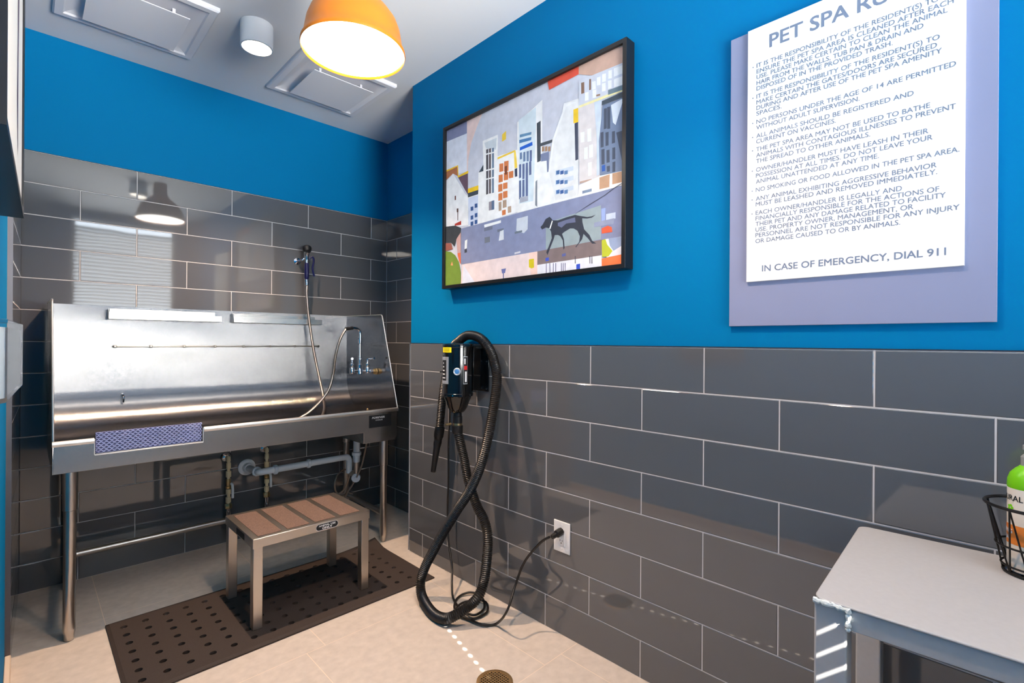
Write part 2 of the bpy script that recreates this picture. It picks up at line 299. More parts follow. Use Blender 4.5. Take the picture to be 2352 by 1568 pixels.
PAINT=[
(203,205,216,[8,825,1068,824,1084,17,24,13]),
(128,132,163,[11,821,180,817,180,763,11,768]),
(222,225,236,[11,768,180,763,183,573,16,585]),
(230,204,198,[180,817,295,814,255,769,215,707,192,629,188,563,183,564]),
(176,112,78,[16,611,109,618,110,566,70,589,18,568]),
(104,82,96,[110,563,191,563,192,455,161,494]),
(240,195,50,[16,620,112,622,115,568,193,575,193,562,110,559,105,616,16,611]),
(236,236,241,[18,564,73,586,170,464,194,446,196,303,21,323]),
(240,240,244,[270,548,310,546,313,299,196,300,195,440,269,446]),
(245,196,40,[191,485,271,485,271,463,192,463]),
(66,74,82,[192,463,271,463,269,442,192,442]),
(205,213,232,[195,438,269,439,268,300,196,303]),
(58,88,140,[213,391,234,390,234,370,214,371]),
(58,88,140,[244,400,264,399,265,379,244,380]),
(58,88,140,[214,347,234,347,235,327,214,327]),
(58,88,140,[245,353,265,353,265,333,245,333]),
(58,88,140,[214,317,235,317,235,297,214,297]),
(58,88,140,[245,320,265,320,265,300,245,300]),
(88,60,50,[103,403,117,402,117,383,104,384]),
(88,60,50,[109,385,115,384,115,341,110,342]),
(120,80,70,[86,471,97,470,97,449,86,449]),
(176,62,52,[88,328,140,335,140,315,88,318]),
(64,74,82,[273,546,307,577,306,545]),
(244,245,247,[300,691,407,690,406,590,536,586,544,307,295,298,308,543]),
(206,214,220,[312,678,400,678,395,624,325,648]),
(78,74,80,[326,643,341,642,341,622,326,624]),
(78,74,80,[326,617,341,616,342,545,327,546]),
(78,74,80,[327,540,342,539,342,503,328,504]),
(78,74,80,[328,498,342,497,343,428,328,428]),
(96,86,88,[345,641,360,640,360,620,346,622]),
(96,86,88,[346,615,360,614,361,544,346,545]),
(96,86,88,[346,538,361,537,361,502,347,503]),
(96,86,88,[347,497,361,496,362,427,348,428]),
(110,128,150,[367,638,381,637,381,618,367,619]),
(110,128,150,[367,613,381,612,382,542,368,543]),
(110,128,150,[368,536,382,535,382,500,368,501]),
(110,128,150,[368,495,382,494,383,426,369,426]),
(150,140,148,[348,389,369,389,370,347,348,348]),
(92,110,138,[367,390,386,390,386,347,368,347]),
(240,202,70,[436,682,462,691,462,653,436,649]),
(236,198,66,[406,584,523,588,523,580,406,575]),
(240,206,84,[514,583,525,583,537,505,519,506]),
(62,68,92,[519,503,541,504,541,466,522,467]),
(206,122,74,[419,551,446,548,447,511,419,513]),
(206,122,74,[451,554,480,551,480,505,451,507]),
(206,122,74,[415,500,442,498,443,464,415,465]),
(206,122,74,[449,503,478,501,478,465,449,467]),
(206,122,74,[482,499,511,498,511,467,483,469]),
(206,122,74,[413,456,440,455,441,421,413,422]),
(206,122,74,[445,456,474,454,474,426,445,428]),
(206,122,74,[414,414,441,413,441,380,414,381]),
(206,122,74,[445,417,474,416,475,385,446,386]),
(206,122,74,[439,332,464,332,464,309,440,309]),
(176,152,132,[416,374,435,374,435,333,417,333]),
(176,152,132,[444,377,468,376,469,342,444,342]),
(176,152,132,[477,342,499,342,500,313,478,313]),
(120,70,50,[455,531,471,530,471,491,456,492]),
(242,242,244,[534,707,647,744,684,758,686,495,726,493,727,442,759,442,874,441,882,301,656,303,539,303]),
(210,223,230,[543,714,647,738,648,658,635,337,549,341]),
(98,138,172,[551,648,622,639,620,628,551,635]),
(74,120,168,[548,625,622,617,620,604,548,610]),
(34,94,196,[552,591,627,595,629,579,552,577]),
(104,126,160,[552,567,565,566,566,536,552,537]),
(104,126,160,[573,564,586,563,587,521,573,522]),
(104,126,160,[593,562,607,561,607,516,594,517]),
(92,106,146,[612,561,625,560,625,512,612,513]),
(92,106,146,[547,516,561,515,561,455,548,455]),
(92,106,146,[568,513,582,512,582,445,569,446]),
(92,106,146,[589,513,602,512,603,445,589,446]),
(92,106,146,[609,513,622,512,623,454,610,454]),
(92,106,146,[548,444,561,443,562,361,549,361]),
(92,106,146,[569,443,582,442,583,368,569,368]),
(92,106,146,[589,446,603,445,604,364,590,364]),
(168,172,186,[554,368,605,366,605,344,554,344]),
(68,76,86,[653,667,675,671,677,499,657,498]),
(130,136,146,[648,418,658,423,659,307,647,316]),
(74,80,88,[674,575,744,572,741,560,676,561]),
(166,132,104,[684,558,696,556,697,536,684,537]),
(166,132,104,[701,553,714,552,714,532,701,533]),
(166,132,104,[718,548,731,547,731,527,719,528]),
(120,130,160,[676,528,724,527,723,443,714,442,711,492,679,496]),
(228,228,228,[811,689,878,691,880,446,876,311,761,314,727,435,746,557,794,658]),
(246,246,248,[802,702,877,696,877,685,814,684,752,563,731,441,721,444,742,572,794,668]),
(206,214,226,[759,438,854,434,854,417,760,417]),
(70,108,160,[764,436,782,435,782,419,764,420]),
(56,92,150,[786,430,804,429,804,414,786,415]),
(96,130,176,[807,425,825,424,825,409,807,410]),
(206,214,226,[760,398,855,396,855,378,760,377]),
(70,108,160,[764,396,782,395,783,380,764,380]),
(56,92,150,[786,391,804,390,804,375,786,375]),
(96,130,176,[808,386,825,385,825,370,808,371]),
(206,214,226,[760,357,855,356,855,339,760,336]),
(70,108,160,[765,355,783,355,783,339,765,340]),
(56,92,150,[786,350,804,350,805,335,787,335]),
(96,130,176,[808,346,826,346,826,330,808,331]),
(244,196,50,[852,660,876,659,877,601,853,605]),
(66,72,92,[858,603,876,603,878,454,864,453]),
(222,214,213,[879,658,989,653,984,361,884,355]),
(206,209,219,[878,762,945,767,1069,757,1070,663,878,664]),
(222,86,66,[714,822,877,820,877,792,722,785]),
(202,166,148,[877,820,1067,821,1069,757,941,763,877,792]),
(236,226,170,[878,666,1070,663,1070,652,879,657]),
(134,104,88,[890,753,905,751,906,707,891,709]),
(134,104,88,[929,753,938,751,938,709,929,710]),
(150,120,100,[954,682,981,678,981,671,954,675]),
(110,128,138,[1017,679,1069,675,1069,657,1017,661]),
(242,243,246,[909,707,927,705,927,673,909,675]),
(242,243,246,[943,738,960,735,961,704,943,706]),
(242,243,246,[965,746,982,743,982,712,965,715]),
(242,243,246,[945,704,963,701,963,670,946,673]),
(242,243,246,[990,749,1007,746,1007,716,990,718]),
(242,243,246,[1018,752,1034,749,1034,718,1018,721]),
(242,243,246,[1042,751,1058,748,1058,718,1042,720]),
(242,243,246,[989,714,1006,712,1006,681,989,683]),
(242,243,246,[1016,714,1033,711,1033,681,1017,683]),
(242,243,246,[1043,710,1060,708,1060,677,1044,680]),
(246,245,246,[889,557,908,555,908,515,890,517]),
(246,245,246,[922,561,940,559,941,509,923,511]),
(246,245,246,[907,492,925,491,925,445,907,446]),
(246,245,246,[931,495,949,494,949,445,932,446]),
(246,245,246,[926,428,944,427,944,376,927,376]),
(190,160,145,[887,364,944,362,944,355,887,356]),
(206,216,228,[954,655,989,653,980,369,968,368,967,508]),
(72,82,92,[989,647,1070,650,1070,630,989,631]),
(120,134,160,[993,629,1070,627,1074,358,982,367,977,499]),
(224,230,238,[1031,618,1068,626,1052,537,1040,550]),
(76,84,100,[999,615,1013,613,1013,536,999,537]),
(76,84,100,[1014,616,1028,614,1028,531,1015,533]),
(76,84,100,[984,529,998,528,999,470,985,471]),
(76,84,100,[1007,522,1021,521,1021,470,1008,471]),
(76,84,100,[1036,517,1049,516,1050,472,1036,472]),
(76,84,100,[989,463,1003,462,1004,404,990,405]),
(76,84,100,[1012,454,1026,453,1027,405,1013,406]),
(76,84,100,[1038,456,1051,455,1052,411,1038,412]),
(76,84,100,[1014,393,1028,392,1028,370,1015,371]),
(76,84,100,[1039,402,1052,402,1052,364,1039,364]),
(76,84,100,[1055,508,1069,507,1070,369,1057,370]),
(52,92,168,[991,401,1007,401,1007,377,992,378]),
(242,242,244,[883,351,982,364,1074,359,1077,306,879,302]),
(192,152,122,[981,358,1028,360,1026,312,981,313]),
(192,152,122,[1039,360,1074,358,1075,318,1039,319]),
(128,144,168,[900,324,945,324,945,313,900,313]),
(133,140,171,[143,295,273,296,656,303,1077,304,1081,116,994,119,663,116,145,115]),
(238,240,244,[317,286,434,288,434,276,319,272]),
(112,118,138,[317,271,377,271,377,255,317,254]),
(112,118,130,[321,224,359,224,360,198,321,197]),
(214,218,224,[429,242,452,243,454,196,420,195]),
(110,115,130,[408,248,452,249,452,241,412,235]),
(200,206,216,[537,277,605,278,604,220,581,206,534,224]),
(108,118,128,[524,220,571,221,571,212,525,211]),
(232,236,240,[173,230,192,234,189,190,171,188]),
(66,70,80,[171,188,189,188,190,170,171,169]),
(206,206,216,[524,128,561,130,561,122,524,120]),
(150,165,170,[710,233,766,234,989,251,990,122,767,112,711,119]),
(62,66,70,[21,325,95,318,143,298,136,269,105,248,89,211,63,235,25,242]),
(150,92,82,[25,240,63,232,75,200,25,198]),
(196,160,156,[105,248,140,277,142,115,117,160]),
(216,110,70,[114,174,139,175,142,115,128,133]),
(112,140,58,[25,198,61,188,96,167,126,130,143,72,142,15,27,15]),
(228,150,110,[59,119,70,138,79,117]),
(228,211,211,[152,114,663,116,664,16,143,15]),
(218,222,236,[164,111,179,94,251,17,153,16]),
(238,206,196,[613,115,663,116,664,18,626,18]),
(206,190,40,[613,87,643,87,644,49,630,46,614,53]),
(104,112,168,[439,62,470,63,464,42,444,42]),
(104,112,150,[449,42,456,43,456,21,450,20]),
(128,114,114,[663,116,994,119,993,60,663,58]),
(226,228,238,[663,58,993,60,995,18,664,18]),
(92,96,130,[712,60,715,61,716,24,712,24]),
(92,96,130,[732,58,736,58,737,17,733,16]),
(92,96,130,[751,56,755,56,755,21,751,20]),
(92,96,130,[764,55,768,55,768,25,764,25]),
(92,96,130,[795,51,798,52,799,17,795,16]),
(92,96,130,[804,50,807,51,808,10,804,10]),
(92,96,130,[814,49,818,50,818,9,815,9]),
(66,70,82,[866,72,869,72,870,42,866,42]),
(66,70,82,[937,64,941,64,941,34,938,34]),
(66,70,82,[947,63,950,63,951,33,947,33]),
(58,84,196,[873,38,892,39,892,25,873,23]),
(70,90,190,[710,82,728,83,729,69,710,68]),
(96,104,160,[799,88,819,90,819,78,799,77]),
(232,122,72,[994,47,1082,54,1084,19,995,18]),
(228,226,232,[1009,119,1081,118,1082,53,1017,49]),
(150,165,195,[1024,120,1076,117,1069,86,1047,70,1031,91]),
(184,190,56,[994,117,1011,119,1019,97,1043,70,1025,52,996,53]),
(222,96,66,[993,162,1021,168,1039,159,1041,141,994,142]),
(150,168,214,[991,237,1010,237,1010,190,992,190]),
(196,206,224,[1013,213,1055,212,1055,189,1013,190]),
(144,152,178,[958,190,1050,191,1046,170,958,172]),
(58,62,74,[680,217,692,225,709,246,731,252,740,244,748,234,776,229,821,234,865,236,895,226,925,217,945,216,966,219,948,211,925,211,901,216,902,201,911,171,937,145,949,122,969,108,949,110,929,134,908,154,901,134,881,115,872,106,868,108,887,126,890,147,878,171,859,183,841,186,809,176,799,170,809,147,813,111,807,105,803,143,790,162,777,169,760,171,754,155,737,124,721,93,714,106,727,128,744,161,740,187,730,204,710,210,689,205]),
(104,110,140,[776,219,821,224,865,226,868,206,821,209,796,196,776,207]),
(230,236,240,[744,234,749,231,736,200,730,203]),
(76,80,96,[865,239,868,241,933,264,1007,287,1048,305,1069,316,1071,314,1050,302,1009,284,935,261])]
# ---------------------------------------------------------------- the room
CEIL = 2.70; YB = 3.315; XR = 1.600; XRR = 1.9415; YC = 2.460; YW = -0.90
PITCH = 0.1525; TL = 0.46; G = 0.0016
def tiles(b, P, nrm, spans, top, rows, vert, tilt=0.0009):
    """spans: (u0, u1) of the wall face; P(u, z, d) -> point, d outwards; vert(row) -> u of one vertical joint"""
    rng = random.Random(ord(nrm))
    u0, u1 = spans
    b.use('grout'); q = [P(u0, 0, -0.0012), P(u1, 0, -0.0012), P(u1, top, -0.0012), P(u0, top, -0.0012)]
    b.face(q)
    b.use('tile')
    for r in range(rows):
        z1 = top - r*PITCH - G; z0 = max(top-(r+1)*PITCH + G, 0.0)
        if r == rows-1: z0 = 0.001
        j = vert(r); k = math.ceil((u0-j)/TL); edges = [u0] + [j+TL*i for i in range(k, k+30) if u0+0.004 < j+TL*i < u1-0.004] + [u1]
        for a, c in zip(edges[:-1], edges[1:]):
            a2, c2 = a+G, c-G; e = 0.0022; h = 0.0014
            t1, t2 = rng.uniform(-tilt, tilt), rng.uniform(-tilt, tilt); du = (c2-a2)/2
            fr = lambda u, z: P(u, z, t1*(u-(a2+c2)/2)*1.2 + t2*(z-(z0+z1)/2)*1.6)
            bk = [P(a2, z0, -h), P(c2, z0, -h), P(c2, z1, -h), P(a2, z1, -h)]
            ft = [fr(a2+e, z0+e), fr(c2-e, z0+e), fr(c2-e, z1-e), fr(a2+e, z1-e)]
            b.vf(bk+ft, [(4,5,6,7), (0,1,5,4), (1,2,6,5), (2,3,7,6), (3,0,4,7)])
def wall_box(name, a, b_, m='blue'): return struct(mb(m).box(a, b_).build(name))
# right wall, with its projecting pier end, and the recess wall behind the pier
wr = wall_box('wall_right', (XR+0.007, YW-0.2, 0), (XR+0.5, YC+0.005, CEIL))
b = MB(); tiles(b, lambda u, z, d: Vector((XR-d, u, z)), 'r', (YW, YC), 1.2028, 8, lambda r: 1.178 + (0.23 if r % 2 else 0)); b.build('tile_cladding', wr, ang=12)
b = MB(); tiles(b, lambda u, z, d: Vector((u, YC+0.012+d, z)), 'e', (XR+0.001, XRR), 1.2028, 8, lambda r: XR+0.2); b.build('tile_cladding', wr, ang=12)
mb('dark_trim').box((XR-0.0005, YW, 1.2030), (XR+0.012, YC+0.01, 1.2058)).build('edge_trim', wr)
wb = wall_box('wall_back', (-0.4, YB+0.007, 0), (XRR+0.3, YB+0.2, CEIL))
b = MB(); tiles(b, lambda u, z, d: Vector((u, YB-d, z)), 'b', (-0.012, XRR), 2.1172, 14, lambda r: 0.8913 + (0.23 if r % 2 else 0)); b.build('tile_cladding', wb, ang=12)
mb('dark_trim').box((-0.02, YB, 2.1174), (XRR, YB+0.01, 2.1196)).build('edge_trim', wb)
wc = wall_box('wall_recess', (XRR+0.007, YC+0.005, 0), (XRR+0.3, YB+0.007, CEIL))
b = MB(); tiles(b, lambda u, z, d: Vector((XRR-d, u, z)), 'c', (YC+0.015, YB), 2.1172, 14, lambda r: 3.175 - (0.0 if r % 2 else 0.23)); b.build('tile_cladding', wc, ang=12)
mb('dark_trim').box((XRR, YC+0.01, 2.1174), (XRR+0.01, YB, 2.1196)).build('edge_trim', wc)
wl = wall_box('wall_left', (-0.3, YW-0.2, 0), (-0.044, YB+0.1, CEIL))
def lx(u): return -0.010 - (YB-u)*0.028
b = MB(); tiles(b, lambda u, z, d: Vector((lx(u)+d, u, z)), 'l', (2.60, YB), 2.1172, 14, lambda r: 2.9 + (0.23 if r % 2 else 0), 0.0006); b.build('tile_cladding', wl, ang=12)
mb('metal_trim').box((-0.0445, 2.592, 0.0), (lx(2.6)+0.001, 2.5995, 2.119)).build('trim_1').__setitem__('kind', 'structure')
struct(mb('peach').box((-0.0440, YW, 0), (-0.0270, 2.590, 0.052)).build('baseboard_left', bevel=0.003))
# wall behind the camera with the window
wx0, wx1, wz0, wz1 = 0.37, 1.375, 0.92, 2.61
b = mb('blue')
for a, c in (((-0.3, YW-0.2, 0), (wx0, YW, CEIL)), ((wx1, YW-0.2, 0), (2.1, YW, CEIL)), ((wx0, YW-0.2, 0), (wx1, YW, wz0)), ((wx0, YW-0.2, wz1), (wx1, YW, CEIL))): b.box(a, c)
struct(b.build('wall_front'))
b = mb('window_frame'); t = 0.035
for a, c in (((wx0, YW-0.09, wz0), (wx0+t, YW-0.03, wz1)), ((wx1-t, YW-0.09, wz0), (wx1, YW-0.03, wz1)), ((wx0, YW-0.09, wz0), (wx1, YW-0.03, wz0+t)), ((wx0, YW-0.09, wz1-t), (wx1, YW-0.03, wz1))): b.box(a, c)
w1 = struct(b.build('window_1'))
mb('glass').box((wx0+t, YW-0.064, wz0+t), (wx1-t, YW-0.060, wz1-t)).build('window_pane', w1)
b = mb('blind'); n = int((wz1-wz0-0.10)/0.042); hx = 0.690
for i in range(n):
    z = wz0+0.05+i*0.042; c, s_ = 0.0218, 0.0126          # room edge of each slat stands higher than its outer edge
    y = YW-0.012
    q = lambda x, k: (x, y+c*k, z+s_*k*1.1)
    holes = [(hx, 0.0028, 0.15)] + ([(0.802, 0.008, 0.075)] if 1.52 < z < 1.76 else [])     # cord holes, and added slots that let sun stripes onto the bench leg
    xs_ = [wx0+0.01]
    for h_, w_, k_ in holes:
        b.face([q(xs_[-1], -1), q(h_-w_, -1), q(h_-w_, 1), q(xs_[-1], 1)])
        for ka, kb in ((-1, -k_), (k_, 1)): b.face([q(h_-w_, ka), q(h_+w_, ka), q(h_+w_, kb), q(h_-w_, kb)])
        xs_.append(h_+w_)
    b.face([q(xs_[-1], -1), q(wx1-0.01, -1), q(wx1-0.01, 1), q(xs_[-1], 1)])
bl = thing('window_blind', (0.86, YW-0.012, wz1-0.02), 'white horizontal slat blind hanging in the window behind the viewer', 'blind')
b.build('slats', bl, ang=10)
mb('white_plastic').box((wx0+0.008, YW-0.030, wz1-0.045), (wx1-0.008, YW-0.001, wz1-0.005)).build('head_rail', bl, bevel=0.002)
# floor: stone tiles with pale joints; ceiling
b = mb('floor_grout').box((-0.3, YW-0.2, -0.05), (2.1, YB+0.1, -0.0003)); b.use('floor'); g = 0.0013
rowsY = [(2.775, YB+0.05, (0.255, 0.885, 1.515)), (1.925, 2.775, (0.255, 0.865, 1.475)), (1.235, 1.925, (0.17, 0.79, 1.405)), (0.545, 1.235, (0.28, 0.9, 1.5)), (-0.145, 0.545, (0.17, 0.79, 1.405)), (YW-0.1, -0.145, (0.28, 0.9, 1.5))]
DX, DY, DR = 1.206, 1.298, 0.0655
for y0, y1, xs in rowsY:
    e = [-0.3]+list(xs)+[2.0]
    for x0, x1 in zip(e[:-1], e[1:]): b.box((x0+g, y0+g, -0.006), (x1-g, y1-g, 0.0))
fl = struct(b.build('floor'))
ce = struct(mb('white_paint').box((-0.3, YW-0.2, CEIL), (2.1, YB+0.1, CEIL+0.1)).build('ceiling'))

# ---------------------------------------------------------------- ceiling: vents, downlights, pendant
def vent(cx, cy, label):
    t = thing('ceiling_vent', (cx, cy, CEIL), label, 'vent', 'square ceiling vents')
    H, zb = 0.268, CEIL-0.022
    b = mb('vent'); r = 0.034
    prof = [(H, CEIL), (H, zb+0.006), (H-0.006, zb), (H-r, zb), (H-r-0.006, zb+0.007), (0.195, CEIL-0.004), (0.0, CEIL-0.0035)]
    v = []
    for h, z in prof: v += [(cx-h, cy-h, z), (cx+h, cy-h, z), (cx+h, cy+h, z), (cx-h, cy+h, z)]
    f = []
    for j in range(len(prof)-1):
        for i in range(4): f.append((j*4+i, j*4+(i+1) % 4, j*4+4+(i+1) % 4, j*4+4+i))
    b.vf(v, f); b.keep = True; bmesh.ops.remove_doubles(b.bm, verts=b.bm.verts, dist=1e-6); b.build('vent_frame', t, ang=20)
    b = mb('vent'); h = 0.172; b.box((cx-h, cy-h, CEIL-0.050), (cx+h, cy+h, CEIL-0.046)); b.build('vent_plate', t, bevel=0.001)
    for sx, sy in ((-1, -1), (1, -1), (1, 1), (-1, 1)): mb('vent').box((cx+sx*0.12-0.006, cy+sy*0.12-0.006, CEIL-0.047), (cx+sx*0.12+0.006, cy+sy*0.12+0.006, CEIL-0.003)).build('plate_bracket', t)
    return t
vent(0.352, 2.772, 'square white ceiling vent near the left wall, left of the cylinder downlight')
vent(1.262, 2.782, 'square white ceiling vent behind the orange pendant lamp')
def downlight(x, y, label, watt):
    t = thing('ceiling_downlight', (x, y, CEIL), label, 'downlight', 'white cylinder downlights')
    zb = CEIL-0.112; r = 0.070
    mb('white_plastic').lathe([(r-0.004, CEIL), (r, CEIL-0.002), (r, zb+0.002), (r-0.002, zb), (r-0.007, zb), (r-0.008, zb+0.012)], (x, y, 0), n=48).build('lamp_body', t)
    b = mb('glow_warm'); b.lathe([(r-0.0085, zb+0.0035), (r-0.0085, zb+0.005)], (x, y, 0), n=40).build('lamp_lens', t)
    l = light('downlight_beam', 'SPOT', (0, 0, -0.118), watt, DCOL, t, spot_size=math.radians(112), spot_blend=0.75, shadow_soft_size=0.022)
    l.visible_camera = True
    return t
downlight(0.775, 2.51, 'white cylinder downlight glowing on the ceiling between the two vents', DOWN)
downlight(0.78, 0.70, 'white cylinder downlight on the ceiling above the viewer, seen only as a reflection', DOWN2)
PX, PY, PZ = 0.81, 1.61, 2.212
t = thing('pendant_lamp', (PX, PY, CEIL), 'orange dome pendant lamp with a bright white underside hanging from the ceiling', 'lamp')
R = 0.174
prof = [(R-0.006, 0.004), (R-0.002, 0.0), (R, 0.006), (R-0.001, 0.014), (R-0.009, 0.024), (R-0.013, 0.05), (R-0.019, 0.085), (R-0.030, 0.115), (R-0.052, 0.145), (R-0.085, 0.172), (0.060, 0.196), (0.050, 0.206)]
inner = [(0.046, 0.200), (R-0.09, 0.167), (R-0.057, 0.140), (R-0.034, 0.112), (R-0.022, 0.08), (R-0.014, 0.03)]
b = mb('orange'); b.lathe(prof+inner, (PX, PY, PZ), n=72, closed=True).build('lamp_shade', t, ang=50)
b = mb('glow'); b.lathe([(R-0.0085, 0.0065), (R-0.0085, 0.010)], (PX, PY, PZ), n=64).build('lamp_diffuser', t)
mb('orange').lathe([(0.050, 0.204), (0.052, 0.212), (0.049, 0.30), (0.044, 0.312), (0.012, 0.318), (0.006, 0.33)], (PX, PY, PZ), n=40).build('lamp_neck', t)
mb('black_plastic').cyl((PX, PY, PZ+0.325), (PX, PY, CEIL-0.02), 0.0035, n=10).build('lamp_cord', t)
mb('white_plastic').lathe([(0.058, CEIL), (0.058, CEIL-0.018), (0.05, CEIL-0.024), (0.008, CEIL-0.026)], (PX, PY, 0), n=40).build('ceiling_rose', t)

# ---------------------------------------------------------------- floor drain
t = thing('floor_drain', (DX, DY, 0.0), 'round bronze floor drain grille set in the beige floor', 'drain')
b = mb('bronze'); b.lathe([(DR, -0.001), (DR, 0.0016), (DR-0.002, 0.0024), (0.053, 0.0024), (0.0525, 0.0006), (0.0525, -0.001)], (DX, DY, 0), n=56, closed=True); b.build('drain_rim', t)
b = mb('bronze'); s = 0.0095
for i in range(-6, 7):
    c = i*s; h = math.sqrt(max(0.0528**2-c*c, 0))
    if h < 0.006: continue
    w = 0.0017
    b.box((DX+c-w, DY-h, 0.0006), (DX+c+w, DY+h, 0.0020)); b.box((DX-h, DY+c-w, 0.0005), (DX+h, DY+c+w, 0.0019))
b.build('grille', t)
mb('pit').cyl((DX, DY, 0.0001), (DX, DY, 0.0004), 0.053, n=40).build('drain_shade', t)  # flat dark disc paints the shade below the grille

# ---------------------------------------------------------------- framed picture, sign
def art(b, place, off0=0.0, step=0.000015):
    for i, (r, g_, bl_, q) in enumerate(PAINT):
        m = artm(r, g_, bl_); b.use(m)
        b.face([place(q[j]/1000, q[j+1]/1000, off0+i*step) for j in range(0, len(q), 2)])
_am = {}
def artm(r, g_, b_):
    k = (r, g_, b_)
    if k not in _am: _am[k] = mat('paint_%02x%02x%02x' % k, tuple(min(246, v*1.035) for v in k), 0.5, spec=0.3, noise=(26, 0.09, 4))
    return _am[k]
t = thing('framed_picture', (XR+0.007, 1.545, 1.488), 'black framed painting of a white city and a walking dog on the blue wall', 'picture')
y0, y1, z0, z1, xf, fw = 0.992, 2.097, 1.488, 2.328, 1.552, 0.017
b = mb('frame')
for a, c in (((xf, y0, z0), (XR+0.006, y0+fw, z1)), ((xf, y1-fw, z0), (XR+0.006, y1, z1)), ((xf, y0+fw, z0), (XR+0.006, y1-fw, z0+fw)), ((xf, y0+fw, z1-fw), (XR+0.006, y1-fw, z1))): b.box(a, c)
b.build('frame', t, bevel=0.0012)
b = MB(); b.keep = True; b.use(artm(203, 205, 216)); b.box((1.5645, y0+fw, z0+fw), (1.590, y1-fw, z1-fw))
def snap(v, lo, hi, t=0.013): return lo if v < lo+t else hi if v > hi-t else v
def clampart(a, h, o):
    return (1.5642-o, snap(snap(2.095-a, y0+fw, 9, 0.030), 0, y1-fw), snap(z0+h, z0+fw, z1-fw))
art(b, clampart); b.build('canvas', t)
t = thing('rules_sign', (XR+0.007, 0.33, 1.27), 'white rules board with grey lettering on a lavender panel, screwed to the blue wall', 'sign')
mb('sign_back').box((1.594, 0.027, 1.271), (XR+0.0065, 0.635, 2.178)).build('backing_panel', t, bevel=0.001)
mb('sign_white').box((1.585, 0.083, 1.406), (1.5938, 0.580, 2.178)).build('message_board', t, bevel=0.0006)
b = mb('grey_ink'); b.keep = True
def sg(y, z): return lambda a, h: (1.5846, y-a, z+h)
text(b, 'PET SPA RULES', sg(0.517, 2.1035), 0.038, 0.372, bold=0.014)
LINES = [("IT IS THE RESPONSIBILITY OF THE RESIDENT(S) TO",2.056,.132,1),("ENSURE THE PET SPA AREA IS CLEANED AFTER EACH",2.038,.105,0),("USE. PLEASE MAKE CERTAIN TO CLEAN THE ANIMAL",2.021,.116,0),("HAIR FROM THE WALLS, TUB PAN & DRAIN AND",2.003,.161,0),("DISPOSED OF IN THE PROVIDED TRASH.",1.986,.222,0),
("IT IS THE RESPONSIBILITY OF THE RESIDENT(S) TO",1.962,.130,1),("MAKE CERTAIN THE GATES/DOORS ARE SECURED",1.944,.135,0),("DURING AND AFTER USE OF THE PET SPA AMENITY",1.927,.126,0),("SPACES.",1.910,.483,0),
("NO PERSONS UNDER THE AGE OF 14 ARE PERMITTED",1.885,.100,1),("WITHOUT ADULT SUPERVISION.",1.867,.292,0),("ALL ANIMALS SHOULD BE REGISTERED AND",1.842,.179,1),("CURRENT ON VACCINES.",1.825,.346,0),
("THE PET SPA AREA MAY NOT BE USED TO BATHE",1.801,.147,1),("ANIMALS WITH CONTAGIOUS ILLNESSES TO PREVENT",1.783,.100,0),("THE SPREAD TO OTHER ANIMALS.",1.765,.268,0),
("OWNER/HANDLER MUST HAVE LEASH IN THEIR",1.739,.150,1),("POSSESSION AT ALL TIMES. DO NOT LEAVE YOUR",1.721,.142,0),("ANIMAL UNATTENDED AT ANY TIME.",1.703,.249,0),("NO SMOKING OR FOOD ALLOWED IN THE PET SPA AREA.",1.678,.093,1),
("ANY ANIMAL EXHIBITING AGGRESSIVE BEHAVIOR",1.651,.134,1),("MUST BE LEASHED AND REMOVED IMMEDIATELY.",1.634,.133,0),("EACH OWNER/HANDLER IS LEGALLY AND",1.608,.201,1),("FINANCIALLY RESPONSIBLE FOR THE ACTIONS OF",1.591,.129,0),
("THEIR PET AND ANY DAMAGE RELATED TO FACILITY",1.574,.117,0),("USE. PROPERTY OWNER, MANAGEMENT, OR",1.557,.178,0),("PERSONNEL ARE NOT RESPONSIBLE FOR ANY INJURY",1.540,.092,0),("OR DAMAGE CAUSED TO OR BY ANIMALS.",1.522,.204,0)]
for s_, z, ye, bul in LINES:
    text(b, s_, sg(0.5535, z), 0.0125, 0.5535-ye, bold=0.004)
    if bul: b.lathe([(0.0018, 0), (0.0018, 0.0003)], (1.5846, 0.564, z+0.005), (-1, 0, 0), n=10)
text(b, 'IN CASE OF EMERGENCY, DIAL 911', sg(0.534, 1.4345), 0.018, 0.418, bold=0.011)
b.build('lettering', t)
b = mb('metal_trim')
# ---------------------------------------------------------------- picture and dispenser on the left wall
t = thing('wall_picture', (-0.044, 1.4, 1.52), 'black framed picture edge on the left wall, seen almost edge-on', 'picture')
ya, yb = 1.005, 1.76; zl, zh = 1.520, 2.36
def fx(y, d): return -0.0185 + (y-ya)/(yb-ya)*0.0175 + d      # its front stands slightly askew from the wall
def lbox(b, y0_, y1_, z0_, z1_, d0, d1):
    b.vf([(-0.0435 if d0 is None else fx(y0_, d0), y0_, z0_), (fx(y0_, d1), y0_, z0_), (fx(y1_, d1), y1_, z0_), (-0.0435 if d0 is None else fx(y1_, d0), y1_, z0_),
          (-0.0435 if d0 is None else fx(y0_, d0), y0_, z1_), (fx(y0_, d1), y0_, z1_), (fx(y1_, d1), y1_, z1_), (-0.0435 if d0 is None else fx(y1_, d0), y1_, z1_)],
         [(0,3,2,1),(4,5,6,7),(0,1,5,4),(1,2,6,5),(2,3,7,6),(3,0,4,7)])
b = mb('frame')
lbox(b, ya, ya+0.012, zl, zh, None, 0); lbox(b, yb-0.06, yb, zl, zh, None, 0); lbox(b, ya+0.012, yb-0.06, zl, zl+0.014, None, 0); lbox(b, ya+0.012, yb-0.06, zh-0.02, zh, None, 0)
b.build('frame', t)
